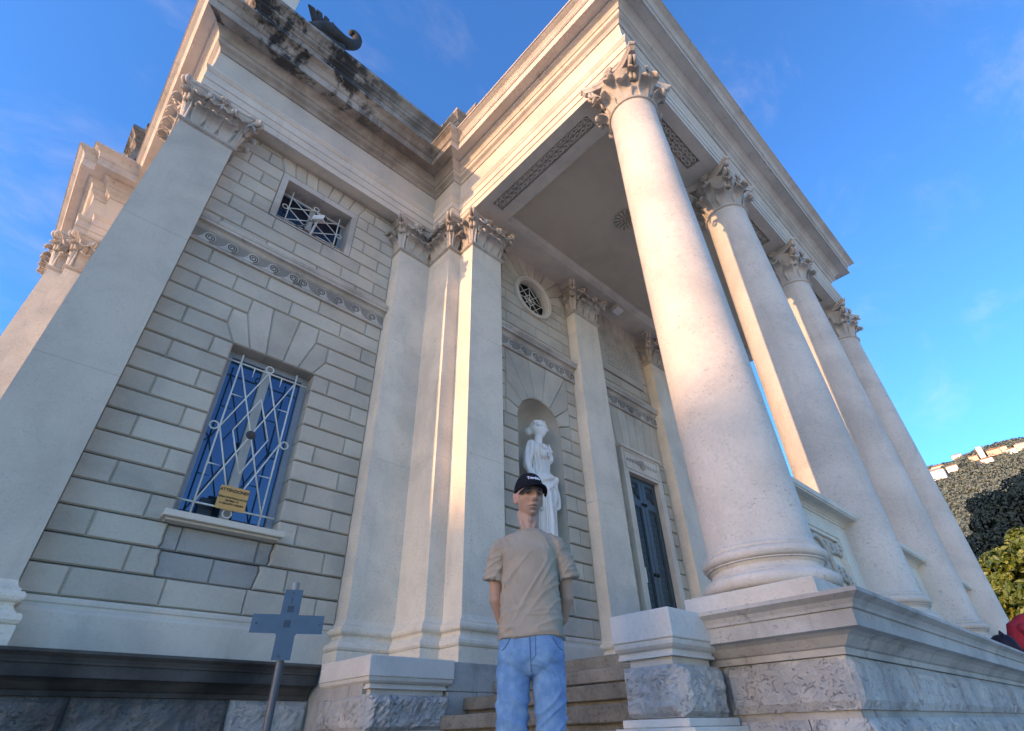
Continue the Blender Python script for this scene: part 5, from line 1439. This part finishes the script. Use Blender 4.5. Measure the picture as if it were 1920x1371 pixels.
VILLAS = [
    (773.8, 70.9, 16.5, 11, 'villa_white', 'grey_roof', 'largest white villa low on the hillside, nearest the columns'),
    (862, 87, 11.5, 8, 'villa_white', 'tile_roof', 'white villa half hidden behind the last column'),
    (850, 74, 14.5, 9, 'villa_cream', 'tile_roof', 'cream villa just above the largest white villa'),
    (790.2, 55.9, 11, 7, 'villa_white', 'tile_roof', 'low white villa right of the largest one, under the ridge'),
    (858, 50.5, 11, 11, 'villa_white', 'grey_roof', 'tall white villa standing out on the skyline'),
    (815, 33.8, 9, 6, 'villa_pink', 'tile_roof', 'small pink villa right of the tall skyline villa'),
    (822, 25, 5.5, 15, 'villa_white', 'grey_roof', 'slim white tower house on the ridge'),
    (826, 13.7, 13, 7, 'villa_pink', 'tile_roof', 'long pink villa on the ridge right of the white tower'),
    (832, 5.4, 10, 8, 'villa_cream', 'tile_roof', 'cream villa on the ridge beside the long pink one'),
    (828, -1.6, 10, 6, 'villa_white', 'tile_roof', 'white villa below the ridge near the right edge'),
    (855, 68, 8, 7, 'villa_white', 'tile_roof', 'little white villa on the skyline left of the tall one'),
    (800.1, 23, 12, 5, 'villa_white', 'tile_roof', 'long low white villa below the tower house'),
    (842, -11.1, 10, 8, 'villa_cream', 'grey_roof', 'cream villa farthest right on the ridge')
]
for v in VILLAS: villa(*v)
def woods():
    rg = np.random.default_rng(5); P = []; Nn = []
    k = 0
    while k < 3600:
        x = rg.uniform(560, 930); y = rg.uniform(-60, 150)
        if any((x > hx-14 and x < hx+4 and abs(y-hy) < hw*.6) or (abs(x-hx) < hw*.7 and abs(y-hy) < hw*.8) for hx, hy, hw in HOUSES): continue
        z = TZ(x, y); r = rg.uniform(2.5, 5.2)
        q = rg.normal(size=(30, 3)); q /= np.linalg.norm(q, axis=1)[:, None]; q[:, 2] = np.abs(q[:, 2])*1.0-.1
        P.append(np.array([x, y, z+r*.3])+q*r*np.array([1, 1, 1.25])); Nn.append(q); k += 1
    P = np.concatenate(P); Nn = np.concatenate(Nn); Nn /= np.linalg.norm(Nn, axis=1)[:, None]
    o = leaf_cloud('hill_woods', None, P, Nn, 2.0, 'hazed_wood_leaf', 5, 1.2); tag(o, 'woods covering the far hillside, haze painted into their grey green', 'woods', None, 'stuff')
woods()

# ------------------------------------------------------------------ added shade block, unseen left of the view: its roof line shades the foot of the temple
plain('stucco', (.50, .46, .40), .85, .1, .08, 2)
def add_shade_block():
    b = empty('shade_block', (-70, 28.5, GZ)); tag(b, 'added shade block out of view, stuccoed, with a tile roof', 'building')
    H_ = 14.7
    MB().box(-7, 7, -25, 25, 0, H_).obj('wall', 'stucco', b)  # length shaped to leave the ground in front sunlit for bounce
    MB().add([(-7.8, -25.8, H_), (7.8, -25.8, H_), (7.8, 25.8, H_), (-7.8, 25.8, H_), (0, -25, H_+4.55), (0, 19, H_+4.55)], [(0, 1, 4), (1, 2, 5, 4), (2, 3, 5), (3, 0, 4, 5), (3, 2, 1, 0)]).obj('roof', 'tile_roof', b)
    me = None
    for fl in range(4):
        for k in range(12):
            if me is None:
                o = MB().box(-.02, .06, -.55, .55, 0, 1.7).obj('window', 'frame_metal', b); me = o.data
            else:
                o = bpy.data.objects.new('window', me); COL.objects.link(o); o.parent = b
            o.location = (7.0, -23+k*4.2, 1.2+fl*3.3)
add_shade_block()
